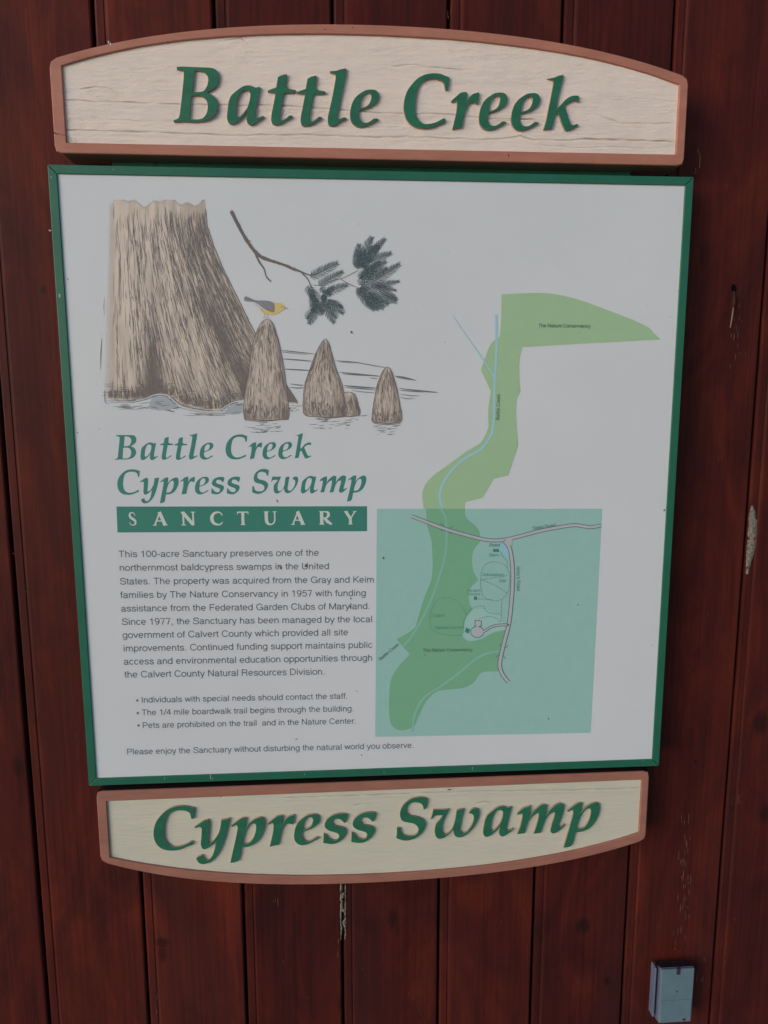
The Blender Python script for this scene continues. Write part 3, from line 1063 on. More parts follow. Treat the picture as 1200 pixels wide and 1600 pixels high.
sheet_field(ixl2 - .001, ixr2 + .001,
            lambda x: P(165.6, 1252.3)[1] + (P(1002.8, 1218.5)[1] - P(165.6, 1252.3)[1]) * (x - ixl2) / (ixr2 - ixl2) - .001,
            lambda x: i_arc2(x) + .001, ckb, 560, 150, M_CREAM2, low, 7.1, .00042, .00030)
letters(LINE2, low)
kk = Ink(-.00012, .00002)
for x, y, w, h in [(702, 1234, 7, 2), (345, 1245, 3, 1), (985, 1211, 1, 1), (640, 1373, 1.5, 1), (230, 1356, 1.2, 1)]:
    kk.poly([(x - w / 2, y), (x, y - h / 2), (x + w / 2, y), (x, y + h / 2)])
kk.build('paint_gouges', M_GOUGE_SHADE, low, True)
M_WEB = new_mat('cobweb', (.25, .23, .22, 1), .9, .1)
for q_, r_ in [([(1011, 264), (1016, 266), (1019, 271), (1018, 277)], .00035), ([(1001, 268), (1006, 263), (1012, 266)], .0003), ([(1012, 266), (1022, 262), (1030, 258)], .00025),
               ([(946, 256), (949, 261), (947, 264)], .0004), ([(1090, 232), (1094, 245), (1093, 262)], .00025), ([(1084, 272), (1088, 268), (1086, 262)], .0002)]:
    tube('cobweb_strand', [pz(x, y, .034) for x, y in q_], r_, M_WEB, wall, 4)

# ------------------------------------------------------------------ the white information panel
SW, SH = .76, .7605
panel = thing('information_panel', 'square white printed panel in a green frame with a swamp drawing and a trail map', 'sign',
              W(SW / 2, SH, .022))
FW = .0098
ZF = .0022          # printed face behind the frame's front


def rail(pts, z0=0.0, z1=.0262):
    """mitred frame rail, four corners in the trace frame"""
    vs = [W(x, y, z) for z in (z0, z1) for x, y in pts]
    fs = [(0, 1, 2, 3), (7, 6, 5, 4)] + [(i, 4 + i, 4 + (i + 1) % 4, (i + 1) % 4) for i in range(4)]
    o = mesh_obj('frame_rail', vs, fs, M_GREEN, panel)
    bevel_obj(o, .0006, 2)


g = .0003
rail([(g, 0), (SW - g, 0), (SW - FW - g, FW), (FW + g, FW)])
rail([(FW + g, SH - FW), (SW - FW - g, SH - FW), (SW - g, SH), (g, SH)])
rail([(0, g), (FW, FW + g), (FW, SH - FW - g), (0, SH - g)])
rail([(SW - FW, FW + g), (SW, g), (SW, SH - g), (SW - FW, SH - FW - g)])
box('panel_face', FW - .002, SW - FW + .002, FW - .002, SH - FW + .002, ZF, .018, M_WHITE, panel, 0)
# green board that carries all three
bx0, bx1 = P(175, 262, .026)[0], P(986, 275, .026)[0]
box('backing_board', bx0, bx1, -.10, SH - .015, .0265, .0395, M_BACK, panel, .0008)
box('backing_seam', P(244, 262, .026)[0] - .0004, P(244, 262, .026)[0] + .0004, -.09, SH - .02, .0262, .0268, M_HOLE, panel, 0)
# nicks along the frame
M_NICK = new_mat('nick', (.42, .40, .37, 1), .7, .3)
nick = Ink(-.00005, .00003)
for (x, y, w, h) in [(93, 462, 3, 6), (78, 360, 4, 3), (257, 1217, 1, 5), (329, 1214, 1.2, 8), (332, 1217, 1, 4), (738, 1201, 1, 6), (476, 1210, 1, 3),
                     (177, 265, 1, 3), (600, 1207, .8, 4), (1005, 1189, 2, 1.2), (80, 277, 2, 2.5)]:
    nick.poly([(x - w / 2, y - h / 2), (x + w / 2, y - h / 2 + .6), (x + w / 2 - .3, y + h / 2), (x - w / 2 + .2, y + h / 2 - .3)])
nick.build('paint_nicks', M_NICK, panel, True)

# ---- printed title (the boards' letters again, lighter)
Z1 = ZF - .00015


def title(line, a, b, x0px, x1px, ybl_px, ref_y0, ref_y1, z, h0, h1):
    xs = [p[0] for _, l in line for p in l[0]]
    sx0, sx1 = min(xs), max(xs)
    X0, X1 = P(x0px, h1, z)[0], P(x1px, h1, z)[0]
    T0, T1 = P((x0px + x1px) / 2, h0, z)[1], P((x0px + x1px) / 2, h1, z)[1]
    for ch, loops in line:
        L = [[(X0 + (x - sx0) * (X1 - X0) / (sx1 - sx0), T0 + (y - ref_y0) * (T1 - T0) / (ref_y1 - ref_y0)) for x, y in l] for l in loops]
        me = flat_curve(L, offset=.00001)
        place_mesh(me, z, 'title_letter', M_TITLE, panel)


def level(line):
    """board lettering runs level in the plane: remove what slope the tracing left"""
    bs = [(bbox(l), c) for c, l in line]
    pts = [((b[0] + b[2]) / 2, b[3]) for b, c in bs if c in 'BaterCsSwmlk']
    c = np.polyfit([p[0] for p in pts], [p[1] for p in pts], 1)
    return [(ch, [[(x, y - c[0] * x) for x, y in l] for l in loops]) for ch, loops in line], c[1]


L1, base1 = level(LINE1)
L2, base2 = level(LINE2)
bB = bbox([l for c, l in L1 if c == 'B'][0])
bC = bbox([l for c, l in L2 if c == 'C'][0])
title(L1, None, None, 179.5, 487, 0, bB[1], bB[3], Z1, 679.0, 717.5)
title(L2, None, None, 184, 572.5, 0, bC[1], bC[3], Z1, 732.0, 771.5)

# ---- bar with spaced capitals
bar = print_poly('title_bar', [(182, 791.5), (573.5, 791.0), (573.5, 830.0), (183.5, 832.0)], Z1, M_BAR, panel, smooth=False)
Z2 = Z1 - .0002
CAPS = {   # strokes on a unit square: (points, widths)
    'S': [([(.74, .27), (.66, .10), (.48, .04), (.28, .10), (.24, .27), (.36, .42), (.58, .54), (.74, .68), (.72, .88), (.50, .96), (.28, .90), (.20, .72)],
           [.05, .06, .08, .12, .17, .20, .20, .17, .13, .08, .06, .05])],
    'A': [([(.10, 1), (.50, .02)], [.09, .09]), ([(.46, 0), (.86, 1)], [.20, .20]), ([(.25, .66), (.70, .66)], [.07, .07]),
          ([(-.02, .975), (.26, .975)], [.05, .05]), ([(.68, .975), (1.02, .975)], [.05, .05])],
    'N': [([(.16, 0), (.16, 1)], [.10, .10]), ([(.12, .03), (.86, .97)], [.20, .20]), ([(.86, 0), (.86, 1)], [.10, .10]),
          ([(-.02, .025), (.22, .025)], [.05, .05]), ([(.0, .975), (.34, .975)], [.05, .05]), ([(.70, .025), (1.02, .025)], [.05, .05])],
    'C': [([(.88, .30), (.80, .12), (.58, .04), (.32, .12), (.16, .34), (.14, .58), (.26, .84), (.52, .96), (.76, .92), (.90, .76)],
           [.05, .07, .09, .14, .19, .20, .17, .10, .08, .04])],
    'T': [([(.5, 0), (.5, 1)], [.20, .20]), ([(.04, .045), (.96, .045)], [.09, .09]), ([(.06, .04), (.06, .22)], [.06, .04]), ([(.94, .04), (.94, .22)], [.06, .04]),
          ([(.30, .975), (.70, .975)], [.05, .05])],
    'U': [([(.20, 0), (.20, .55), (.24, .80), (.38, .94), (.56, .96), (.74, .86), (.82, .66), (.82, 0)], [.20, .20, .19, .14, .09, .09, .09, .09]),
          ([(.02, .025), (.40, .025)], [.05, .05]), ([(.68, .025), (.98, .025)], [.05, .05])],
    'R': [([(.22, 0), (.22, 1)], [.20, .20]), ([(.22, .035), (.50, .04), (.70, .12), (.72, .32), (.58, .48), (.30, .52)], [.06, .08, .15, .18, .10, .06]),
          ([(.42, .50), (.66, .78), (.98, .99)], [.14, .20, .10]), ([(.04, .025), (.3, .025)], [.05, .05]), ([(.04, .975), (.42, .975)], [.05, .05])],
    'Y': [([(.12, .02), (.50, .56)], [.19, .19]), ([(.88, .02), (.52, .56)], [.09, .09]), ([(.50, .52), (.50, 1)], [.19, .19]),
          ([(-.02, .025), (.30, .025)], [.05, .05]), ([(.72, .025), (1.02, .025)], [.05, .05]), ([(.32, .975), (.68, .975)], [.05, .05])]}
for ch, xa, xb in [('S', 199, 215.5), ('A', 239, 261), ('N', 283, 305), ('C', 328, 350), ('T', 370, 389), ('U', 412, 433), ('A', 455, 476.5),
                   ('R', 498, 519), ('Y', 538, 557)]:
    k = (xa - 182) / 390
    y0, y1 = 800.3 - k * 1.8, 821.5 - k * 2.2
    a, b = P(xa, (y0 + y1) / 2, Z2), P(xb, (y0 + y1) / 2, Z2)
    t, u = P(xa, y0, Z2)[1], P(xa, y1, Z2)[1]
    ink = Ink(Z2, .00006)
    for pts, ws in CAPS[ch]:
        w_ = b[0] - a[0]
        h_ = u - t
        dense = spl([tuple(p) for p in pts], 4, closed=False) if len(pts) > 2 else pts
        wd_ = np.interp(np.linspace(0, 1, len(dense)), np.linspace(0, 1, len(ws)), ws)
        ink.ribbon([(a[0] + x * w_, t + y * h_) for x, y in dense], [float(q) * w_ * 1.25 for q in wd_], px=False)
    ink.build('bar_letter', M_CAPS, panel)

# ---- body text
TL = [("This 100-acre Sanctuary preserves one of the", (186, 870.6), (498, 868.4)),
      ("northernmost baldcypress swamps in the United", (187, 891.9), (514, 889.2)),
      ("States. The property was acquired from the Gray and Keim", (187.9, 913.3), (584.3, 910.2)),
      ("families by The Nature Conservancy in 1957 with funding", (188.6, 934.5), (571.5, 931.2)),
      ("assistance from the Federated Garden Clubs of Maryland.", (189.7, 955.6), (578, 951.6)),
      ("Since 1977, the Sanctuary has been managed by the local", (190.8, 976.5), (581.5, 972)),
      ("government of Calvert County which provided all site", (192, 997.2), (543.5, 992.6)),
      ("improvements. Continued funding support maintains public", (193.2, 1017.9), (581.5, 1012.2)),
      ("access and environmental education opportunities through", (193.9, 1038.6), (581.5, 1032.4)),
      ("the Calvert County Natural Resources Division.", (195, 1058.8), (507.5, 1054)),
      ("Individuals with special needs should contact the staff.", (221, 1098), (543, 1091.6)),
      ("The 1/4 mile boardwalk trail begins through the building.", (222, 1117.7), (552.8, 1111.3)),
      ("Pets are prohibited on the trail  and in the Nature Center.", (223, 1137.7), (556.4, 1130.6)),
      ("Please enjoy the Sanctuary without disturbing the natural world you observe.", (198.6, 1179), (646.5, 1168.6))]
for i, (t, a, b) in enumerate(TL):
    text_line(t, a, b, 10.3 if i < 10 else 9.2, Z1, M_TEXT, panel, 'text_line', .004)
ink = Ink(Z1)
for x, y in [(214.5, 1094.5), (215.3, 1114.2), (216.4, 1133.6)]:
    ink.poly([(x + 1.9 * math.cos(a / 10 * math.tau), y + 1.9 * math.sin(a / 10 * math.tau)) for a in range(10)])
ink.build('bullets', M_TEXT, panel)

# ---- map
mp = bpy.data.objects.new('printed_map', None)
ZA = (640, 440, 2.857)
ZB = (580, 780, 3.158)
za = lambda x, y: (x / ZA[2] + ZA[0], y / ZA[2] + ZA[1])
zb = lambda x, y: (x / ZB[2] + ZB[0], y / ZB[2] + ZB[1])
mapo = print_poly('map_square', [(28, 47), (1140, 47), (1083, 1153), (20, 1173)], Z1, M_TEAL, panel, ZB, smooth=False)
UP = [(410, 57, 1), (560, 50), (650, 56), (760, 82), (870, 122), (1000, 172), (1070, 207), (1095, 235), (1122, 258, 1), (900, 270), (700, 281), (503, 293, 1),
      (490, 350), (490, 440), (495, 490, 1), (477, 525, 1), (475, 600), (485, 730, 1), (440, 865, 1), (375, 880, 1), (325, 965, 1), (247, 985, 1), (246, 1014, 1),
      (63, 1014, 1), (57, 940), (90, 880), (180, 812), (250, 760), (320, 715), (352, 650, 1), (352, 560), (363, 490, 1), (318, 395, 1), (340, 330), (365, 275),
      (402, 245, 1), (408, 180)]
print_poly('conservancy_area', UP, Z1 - .00012, M_LGREEN, panel, ZA)
LOW = [(271, 47, 1), (462, 47, 1), (462, 72), (472, 97), (528, 148), (541, 205, 1), (500, 262), (502, 350), (526, 400, 1), (482, 450), (485, 515), (500, 545, 1),
       (470, 580), (455, 640), (452, 680), (482, 700), (540, 692), (600, 660), (666, 645, 1), (640, 730), (628, 850, 1), (545, 855), (510, 900), (460, 930),
       (380, 940), (320, 950), (270, 1000), (232, 1075), (205, 1125), (140, 1140), (100, 1112), (88, 1050), (95, 900), (130, 832), (190, 766, 1), (125, 690, 1),
       (210, 640), (230, 590), (260, 490), (300, 380), (298, 210), (277, 135)]
mg = print_poly('conservancy_area', LOW, Z1 - .00018, M_DGREEN, mapo, ZB)


def sub(o, p):
    o.parent = p


inkp = Ink(Z1 - .0001, .00002)
inkp.poly([(455, 600), (500, 545), (560, 540), (640, 580), (665, 640), (600, 655), (540, 690), (482, 698), (455, 680)], zoom=ZB)
inkp.build('clearing', M_PALE, mapo)


def ribbons(name, lists, w, z, mat, parent, zoom, taper=False, dash=None, ns=6):
    k = Ink(z, .00004)
    for L in lists:
        pts = spl(L, ns, closed=False)
        if dash:
            d, g_ = dash
            acc = 0
            seg = [pts[0]]
            on = True
            for i in range(1, len(pts)):
                a, b = seg[-1] if seg else pts[i - 1], pts[i]
                p, q = pts[i - 1], pts[i]
                L_ = math.hypot(q[0] - p[0], q[1] - p[1])
                s = 0
                while s < L_:
                    need = (d if on else g_) - acc
                    if s + need <= L_:
                        s += need
                        t = s / L_
                        c = (p[0] + (q[0] - p[0]) * t, p[1] + (q[1] - p[1]) * t)
                        if on:
                            seg.append(c)
                            if len(seg) > 1:
                                k.ribbon(seg, w, zoom=zoom)
                            seg = []
                        else:
                            seg = [c]
                        on = not on
                        acc = 0
                    else:
                        acc += L_ - s
                        s = L_
                        if on:
                            seg.append(q)
        else:
            ww = w
            if taper:
                ww = [w * (.35 + .65 * i / (len(pts) - 1)) for i in range(len(pts))]
            k.ribbon(pts, ww, zoom=zoom)
    return k.build(name, mat, parent)


ribbons('stream', [[(193, 150), (240, 222), (330, 350), (377, 428)]], 2.6, Z1 - .00022, M_STREAM, panel, ZA, True)
ribbons('stream', [[(386, 145), (388, 300), (380, 430), (376, 600), (365, 680), (320, 745), (230, 800), (160, 880), (134, 950), (145, 1014)]], 3.6,
        Z1 - .00026, M_STREAM, panel, ZA)
ribbons('stream', [[(340, 45), (366, 90), (372, 200), (360, 300), (330, 400), (290, 510), (240, 610), (190, 690), (160, 722)],
                   [(203, 1148), (215, 1060), (260, 980), (340, 925), (430, 860), (500, 800), (560, 765), (628, 750)]], 3.2, Z1 - .00026, M_STREAM2, mapo, ZB)
ink = Ink(Z1 - .00026, .00001)
ink.poly([(612, 206), (650, 215), (676, 245), (684, 285), (676, 300), (650, 270), (630, 250), (632, 232)], zoom=ZB)
ink.build('pond', M_POND, mapo)
R1 = [(200, 84), (360, 145), (480, 180), (570, 201), (640, 202), (720, 186), (840, 155), (960, 133), (1010, 128), (1080, 138), (1134, 129)]
R2 = [(655, 205), (680, 235), (694, 300), (698, 400), (692, 500), (680, 610), (655, 710), (641, 770), (634, 820), (648, 865), (677, 903)]
R3 = [(680, 620), (625, 622), (590, 632), (560, 650), (530, 658)]


def road(pts, w, z0):
    ribbons('road_edge', [pts], w + 1.35, z0, M_ROADLINE, mapo, ZB)


def roadin(pts, w, z0):
    ribbons('road', [pts], w, z0, M_ROAD, mapo, ZB)


for r_, w_ in ((R1, 4.6), (R2, 5.2), (R3, 3.0)):
    road(r_, w_, Z1 - .00034)
lobe = [(523 + 34 * math.cos(a), 655 + 29 * math.sin(a)) for a in np.linspace(0, math.tau, 22)[:-1]]
lobi = [(523 + 31 * math.cos(a), 655 + 26 * math.sin(a)) for a in np.linspace(0, math.tau, 22)[:-1]]
ink = Ink(Z1 - .00034, .00002)
ink.poly(lobe, zoom=ZB)
ink.poly([(512, 596), (546, 600), (543, 630), (509, 626)], zoom=ZB)
ink.build('parking_edge', M_ROADLINE, mapo)
for r_, w_ in ((R1, 4.0), (R2, 4.6), (R3, 2.4)):
    roadin(r_, w_, Z1 - .00042)
ink = Ink(Z1 - .00042, .00002)
ink.poly(lobi, zoom=ZB)
ink.poly([(515, 599), (543, 602.5), (540, 627), (512, 623.5)], zoom=ZB)
ink.poly([(521, 620), (531, 621), (529, 636), (518, 636)], zoom=ZB)
ink.poly([(648, 196), (700, 192), (694, 207), (696, 226), (684, 228), (672, 213)], zoom=ZB)
ink.build('parking', M_ROAD, mapo, True)
ribbons('bridge_ticks', [[(343, 118), (358, 133)], [(343, 157), (358, 149)], [(405, 132), (388, 143)], [(382, 156), (394, 173)],
                         [(630, 714), (645, 730)], [(678, 721), (662, 735)], [(615, 779), (632, 766)], [(648, 768), (663, 787)]],
        .75, Z1 - .0004, M_ROADLINE, mapo, ZB, ns=1)['kind'] = 'stuff'
ribbons('trail', [[(600, 308), (560, 325), (542, 370), (541, 440), (560, 485), (620, 502), (660, 480), (680, 440), (682, 370), (655, 322), (600, 308)],
                  [(542, 397), (610, 388), (680, 375)], [(542, 397), (610, 425), (672, 465)], [(645, 500), (642, 550), (640, 610)],
                  [(470, 570), (500, 537), (550, 527), (566, 552), (600, 565), (640, 565)], [(530, 592), (580, 578), (620, 590), (640, 610)],
                  [(370, 483), (322, 500), (295, 560), (292, 625), (320, 657), (370, 668), (430, 673), (455, 655), (457, 600), (470, 570), (440, 520), (400, 490), (370, 483)],
                  [(640, 258), (650, 285), (668, 300), (672, 345)], [(515, 492), (600, 495)]],
        .85, Z1 - .00032, M_TRAIL, mapo, ZB, dash=(9, 4.5))
ink = Ink(Z1 - .0003, .00002)
ink.poly([(602, 245), (631, 246), (630, 261), (601, 260)], zoom=ZB)
ink.poly([(507, 480), (522, 480), (522, 497), (507, 497)], zoom=ZB)
ink.poly([(468, 634), (488, 642), (480, 663), (462, 655)], zoom=ZB)
ink.build('building_marks', M_BLD, mapo, True)
ZL = Z1 - .0005
text_line("The Nature Conservancy", za(575, 204), za(806, 206), 6.0, ZL, M_MAPTXT, panel, 'map_label', .004)
text_line("Battle Creek", za(400, 617), za(404, 503), 5.6, ZL, M_MAPTXT, panel, 'map_label', .0)
for t, a, b, h, mt in [("The Nature Conservancy", (255, 754), (498, 750), 5.6, M_MAPTXT), ("Battle Creek", (46, 797), (138, 720), 5.2, M_MAPTXT),
                       ("Sixes Road", (797, 151), (909, 135), 5.4, M_MAPTXT), ("Gray's Road", (718, 332), (719, 453), 5.4, M_MAPTXT),
                       ("Pond", (581, 234), (632, 233), 5, M_MAPTXT), ("Barn", (582, 283), (628, 282), 5, M_MAPTXT2),
                       ("Arboretum", (550, 380), (653, 379), 5, M_MAPTXT2), ("Site", (629, 410), (665, 409), 5, M_MAPTXT2),
                       ("Tenant", (470, 457), (534, 456), 4.6, M_MAPTXT2), ("House", (473, 475), (536, 474), 4.6, M_MAPTXT2),
                       ("Trail A", (302, 582), (362, 581), 5, M_MAPTXT2), ("Nature Center", (315, 642), (456, 639), 5, M_MAPTXT2)]:
    text_line(t, zb(*a), zb(*b), h, ZL, mt, mapo, 'map_label', .003, .25 if t == 'Pond' else 0, .075)

# ---- swamp drawing
ZW = Z1 - .00005
white = np.array([.695, .71, .73])
peach = np.array(alb((173, 159, 147), 168, .70)[:3])
umber = np.array(alb((100, 91, 87), 168, .70)[:3])


def art_grid(name, left, right, vtop, vbot, nu, nv, alpha, shade, parent, z=ZW):
    """washed colour area between two edge curves given as (y -> x) photo points"""
    ly, lx = [p[1] for p in left], [p[0] for p in left]
    ry, rx = [p[1] for p in right], [p[0] for p in right]
    vs, fs, cols = [], [], []
    for j in range(nv + 1):
        y = vtop + (vbot - vtop) * j / nv
        a, b = np.interp(y, ly, lx), np.interp(y, ry, rx)
        for i in range(nu + 1):
            u = i / nu
            x = a + (b - a) * u
            q = P(x, y, z)
            vs.append(W(q[0], q[1], z))
            al = alpha(u, j / nv, x, y)
            s = shade(u, j / nv, x, y)
            c = peach * (1 - s) + umber * s
            cols.append(tuple(c) + (al,))
    for j in range(nv):
        for i in range(nu):
            k = j * (nu + 1) + i
            fs.append((k, k + nu + 1, k + nu + 2, k + 1))
    o = mesh_obj(name, vs, fs, M_ART, parent)
    at = o.data.color_attributes.new('Col', 'FLOAT_COLOR', 'POINT')
    for k, c in enumerate(cols):
        at.data[k].color = c
    return o


clamp = lambda v, a=0.0, b=1.0: max(a, min(b, v))
TLft = [(171, 312), (170, 400), (166, 500), (164, 560), (163, 640)]
TRgt = [(320, 312), (323, 350), (334, 385), (351, 425), (371, 465), (392, 508), (412, 545), (430, 575), (448, 602), (466, 632), (470, 645)]


def bot_y(x):
    return float(np.interp(x, [160, 200, 232, 250, 268, 284, 320, 345, 365, 390, 430, 470], [622, 626, 620, 616, 620, 632, 640, 640, 626, 622, 626, 628]))


def tr_alpha(u, v, x, y):
    a = clamp(u * 13) * clamp((y - 314 - 5 * math.sin(x * .09) - 3 * math.sin(x * .23)) / 4)
    return a * clamp((bot_y(x) + 2 - y) / 2)


def tr_shade(u, v, x, y):
    s = .15 + .30 * clamp((u - .55) * 2) + .25 * clamp((y - 560) / 60) + .8 * fbm(x * .12, y * .012, 2)
    s += .75 * math.exp(-((x - (238 + (y - 540) * .04)) / 17) ** 2) * clamp((y - 480) / 90)
    s += .5 * math.exp(-((x - 345 - (y - 520) * .55) / 12) ** 2) * clamp((y - 430) / 60)
    s -= .15 * clamp((.3 - u) * 4)
    return clamp(s, 0, .95)


art_grid('drawing_trunk', [(x - 2, y) for x, y in TLft], TRgt, 312, 643, 90, 110, tr_alpha, tr_shade, panel)
rnd = random.Random(3)
ink = Ink(ZW - .00008, .00012)


def edge_at(pts, y):
    return float(np.interp(y, [p[1] for p in pts], [p[0] for p in pts]))


def bark(ink, left, right, y0, y1, count, dens, wmin, wmax, lmin, lmax, wob=1.2, botf=None, u0=.0, u1=1.0):
    made = 0
    tries = 0
    while made < count and tries < count * 12:
        tries += 1
        u = rnd.uniform(u0, u1)
        y = rnd.uniform(y0, y1)
        x = edge_at(left, y) * (1 - u) + edge_at(right, y) * u
        if rnd.random() > dens(u, x, y):
            continue
        L = rnd.uniform(lmin, lmax)
        n = max(4, int(L / 6))
        ph = rnd.uniform(0, 50)
        pts, ws = [], []
        wmx = rnd.uniform(wmin, wmax)
        for i in range(n + 1):
            yy = y + L * i / n
            if botf and yy > botf(x) - 1:
                break
            if yy > y1:
                break
            uu = u + .005 * noise.noise((ph, i * .45, 0)) * wob
            xx = edge_at(left, yy) * (1 - uu) + edge_at(right, yy) * uu + wob * .45 * noise.noise((ph, yy * .09, 4))
            pts.append((xx, yy))
            ws.append(wmx * (.25 + .75 * math.sin(math.pi * (i + .3) / (n + .6))) * rnd.uniform(.6, 1.15))
        if len(pts) > 2:
            ink.ribbon(pts, ws)
            made += 1


def dens_trunk(u, x, y):
    d = .22 + .5 * clamp((u - .5) * 1.8)
    d += .65 * math.exp(-((x - 240) / 20) ** 2) * clamp((y - 470) / 100)
    d += .55 * math.exp(-((x - 345 - (y - 520) * .55) / 14) ** 2) * clamp((y - 420) / 60)
    d += .7 * clamp((y - (bot_y(x) - 26)) / 18)
    d -= .14 * clamp((.25 - u) * 5)
    return clamp(d + .35 * fbm(x * .09, y * .02, 8))


bark(ink, TLft, TRgt, 322, 641, 1250, dens_trunk, .35, .95, 14, 55, 1.3, bot_y, .03, .99)
bark(ink, TLft, TRgt, 330, 641, 1100, lambda u, x, y: clamp(dens_trunk(u, x, y) - .12), .35, .95, 7, 22, 1.8, bot_y, .05, .995)
bark(ink, TLft, TRgt, 590, 641, 380, lambda u, x, y: clamp((y - (bot_y(x) - 28)) / 20), .6, 1.5, 5, 18, .9, bot_y, .02, .99)
# outline on the right flank, ticks at the left
ink.ribbon([(edge_at(TRgt, y) + .8 * noise.noise((y * .1, 0, 1)), y) for y in range(326, 634, 5)], [1.0 + .5 * ((k * 37) % 5) / 5 for k in range(62)])
ink.ribbon([(159, 528), (157.5, 550), (157, 577)], [.5, 1.4, .5])
ink.ribbon([(163, 465), (162, 480), (163, 492)], [.3, .7, .3])
ink.ribbon([(163, 610), (164, 628), (170, 632)], [.8, 1, .4])
# cross-hatching near the water
for _ in range(110):
    x = rnd.uniform(165, 455)
    y = bot_y(x) - rnd.uniform(1, 24) ** 1.0
    if x > edge_at(TRgt, y) - 4:
        continue
    L = rnd.uniform(5, 18)
    ink.ribbon([(x - L / 2, y + rnd.uniform(-1, 1)), (x, y + rnd.uniform(-.6, .6)), (min(x + L / 2, edge_at(TRgt, y)), y + rnd.uniform(-1, 1))], [.3, .8, .3])
ink.build('drawing_bark_lines', M_INK, panel, True)

# water lines
ink = Ink(ZW - .00005, .0001)


def stroke(pts, w, n=5):
    d = spl(pts, n, closed=False)
    N = len(d)
    ink.ribbon(d, [w * (.25 + .75 * math.sin(math.pi * (i + .4) / (N + .2))) for i in range(N)])


stroke([(166, 626), (200, 626), (232, 619), (250, 615), (267, 620), (284, 633), (318, 641), (345, 641), (363, 628), (384, 622)], 1.4)
stroke([(170, 629), (205, 629), (232, 623), (240, 619), (255, 618), (268, 626), (282, 637), (320, 645), (346, 645)], .9)
stroke([(344, 640), (360, 630), (380, 625)], 1.5)
crest = Ink(ZW - .0003, .00005)
for L, w in [([(232, 621), (240, 617.5), (250, 616), (262, 618), (270, 625), (284, 635), (318, 643), (344, 642)], 1.8),
             ([(344, 641), (356, 633), (366, 628), (382, 625)], 1.6), ([(170, 628), (205, 628), (232, 621)], 1.2)]:
    d = spl(L, 5, closed=False)
    crest.ribbon(d, w)
crest.build('drawing_wave_crest', pr('print_pale_grey', (158, 160, 164), 168), panel)
swell = Ink(ZW - .00012, .00002)
swell.poly([(232, 637), (236, 624), (245, 619), (258, 619), (266, 625), (276, 636), (262, 641), (245, 641)])
swell.poly([(350, 646), (358, 636), (368, 631), (381, 629), (381, 644), (366, 648)])
swell.build('drawing_swell', pr('print_mid_grey', (134, 138, 144), 168), panel, True)
for i in range(26):
    x = rnd.uniform(172, 262)
    y = rnd.uniform(627, 640)
    stroke([(x, y), (x + 8, y - .8), (x + rnd.uniform(12, 24), y + rnd.uniform(-2, .5))], rnd.uniform(.5, 1.2))
for i in range(16):
    x = rnd.uniform(235, 268)
    y = rnd.uniform(622, 641)
    stroke([(x, y), (x + 6, y + .8), (x + rnd.uniform(9, 16), y + 2.5)], rnd.uniform(.8, 2.0))
for i in range(10):
    x = rnd.uniform(285, 350)
    y = rnd.uniform(645, 649)
    stroke([(x, y), (x + 12, y + .8), (x + 28, y + .4)], rnd.uniform(.5, 1))
for i in range(18):
    x = rnd.uniform(345, 372)
    y = rnd.uniform(629, 648)
    stroke([(x, y), (x + 7, y - 1.2), (x + rnd.uniform(9, 14), y - 2)], rnd.uniform(.5, 1.6))
ZK = (370, 500, 3.636)
zk = lambda x, y: (x / ZK[2] + ZK[0], y / ZK[2] + ZK[1])
for pts, w in [([(255, 172), (330, 180), (440, 192)], 1.2), ([(255, 182), (300, 185), (400, 195)], .7), ([(258, 220), (340, 225), (425, 233)], 1.3),
               ([(560, 230), (660, 238), (760, 255), (850, 270)], 1.2), ([(575, 236), (640, 240), (690, 240)], .8), ([(272, 278), (340, 282), (410, 285)], 1.6),
               ([(580, 296), (660, 304), (740, 312), (810, 318)], 1.8), ([(600, 306), (680, 312), (800, 316)], 1.0), ([(755, 328), (800, 332)], .9),
               ([(895, 318), (950, 325), (1015, 342)], 1.7), ([(905, 325), (960, 334), (1000, 340)], 1.0), ([(300, 362), (350, 368), (380, 370)], 1.1),
               ([(300, 382), (340, 386), (378, 384)], 1.3), ([(605, 372), (680, 378), (790, 386)], 1.8), ([(610, 382), (700, 388), (785, 394)], 1.2),
               ([(920, 388), (1000, 397), (1080, 405), (1138, 410)], 1.8), ([(920, 398), (1000, 404), (1060, 408)], 1.2), ([(925, 420), (980, 428), (1035, 430)], .8),
               ([(650, 398), (720, 408), (780, 412)], .8), ([(925, 436), (960, 445), (1005, 443)], .8), ([(700, 545), (740, 540)], .8)]:
    stroke([zk(*p) for p in pts], w)
    stroke([zk(p[0] + rnd.uniform(0, 14), p[1] + rnd.uniform(2, 5)) for p in pts], w * .5)
for cx, cy, rw, n in [(170, 575, 125, 26), (540, 552, 155, 30), (850, 590, 82, 18), (320, 480, 36, 10)]:
    for i in range(n):
        t = rnd.random()
        x = cx + rnd.uniform(-1, 1) * rw * (1 - .45 * t)
        y = cy + 4 + t * (60 if cx != 320 else 34)
        L = rnd.uniform(15, 60)
        stroke([zk(x - L / 2, y), zk(x, y + 2), zk(x + L / 2, y - 1)], rnd.uniform(.4, 1.1))
stroke([zk(45, 570), zk(120, 575), zk(200, 572), zk(290, 562)], 1.4)
stroke([zk(385, 535), zk(460, 550), zk(540, 556), (563, 648.5)], 1.4)
stroke([zk(770, 585), zk(850, 595), zk(930, 588)], 1.2)
ink.build('drawing_water_lines', M_INKG, panel, True)

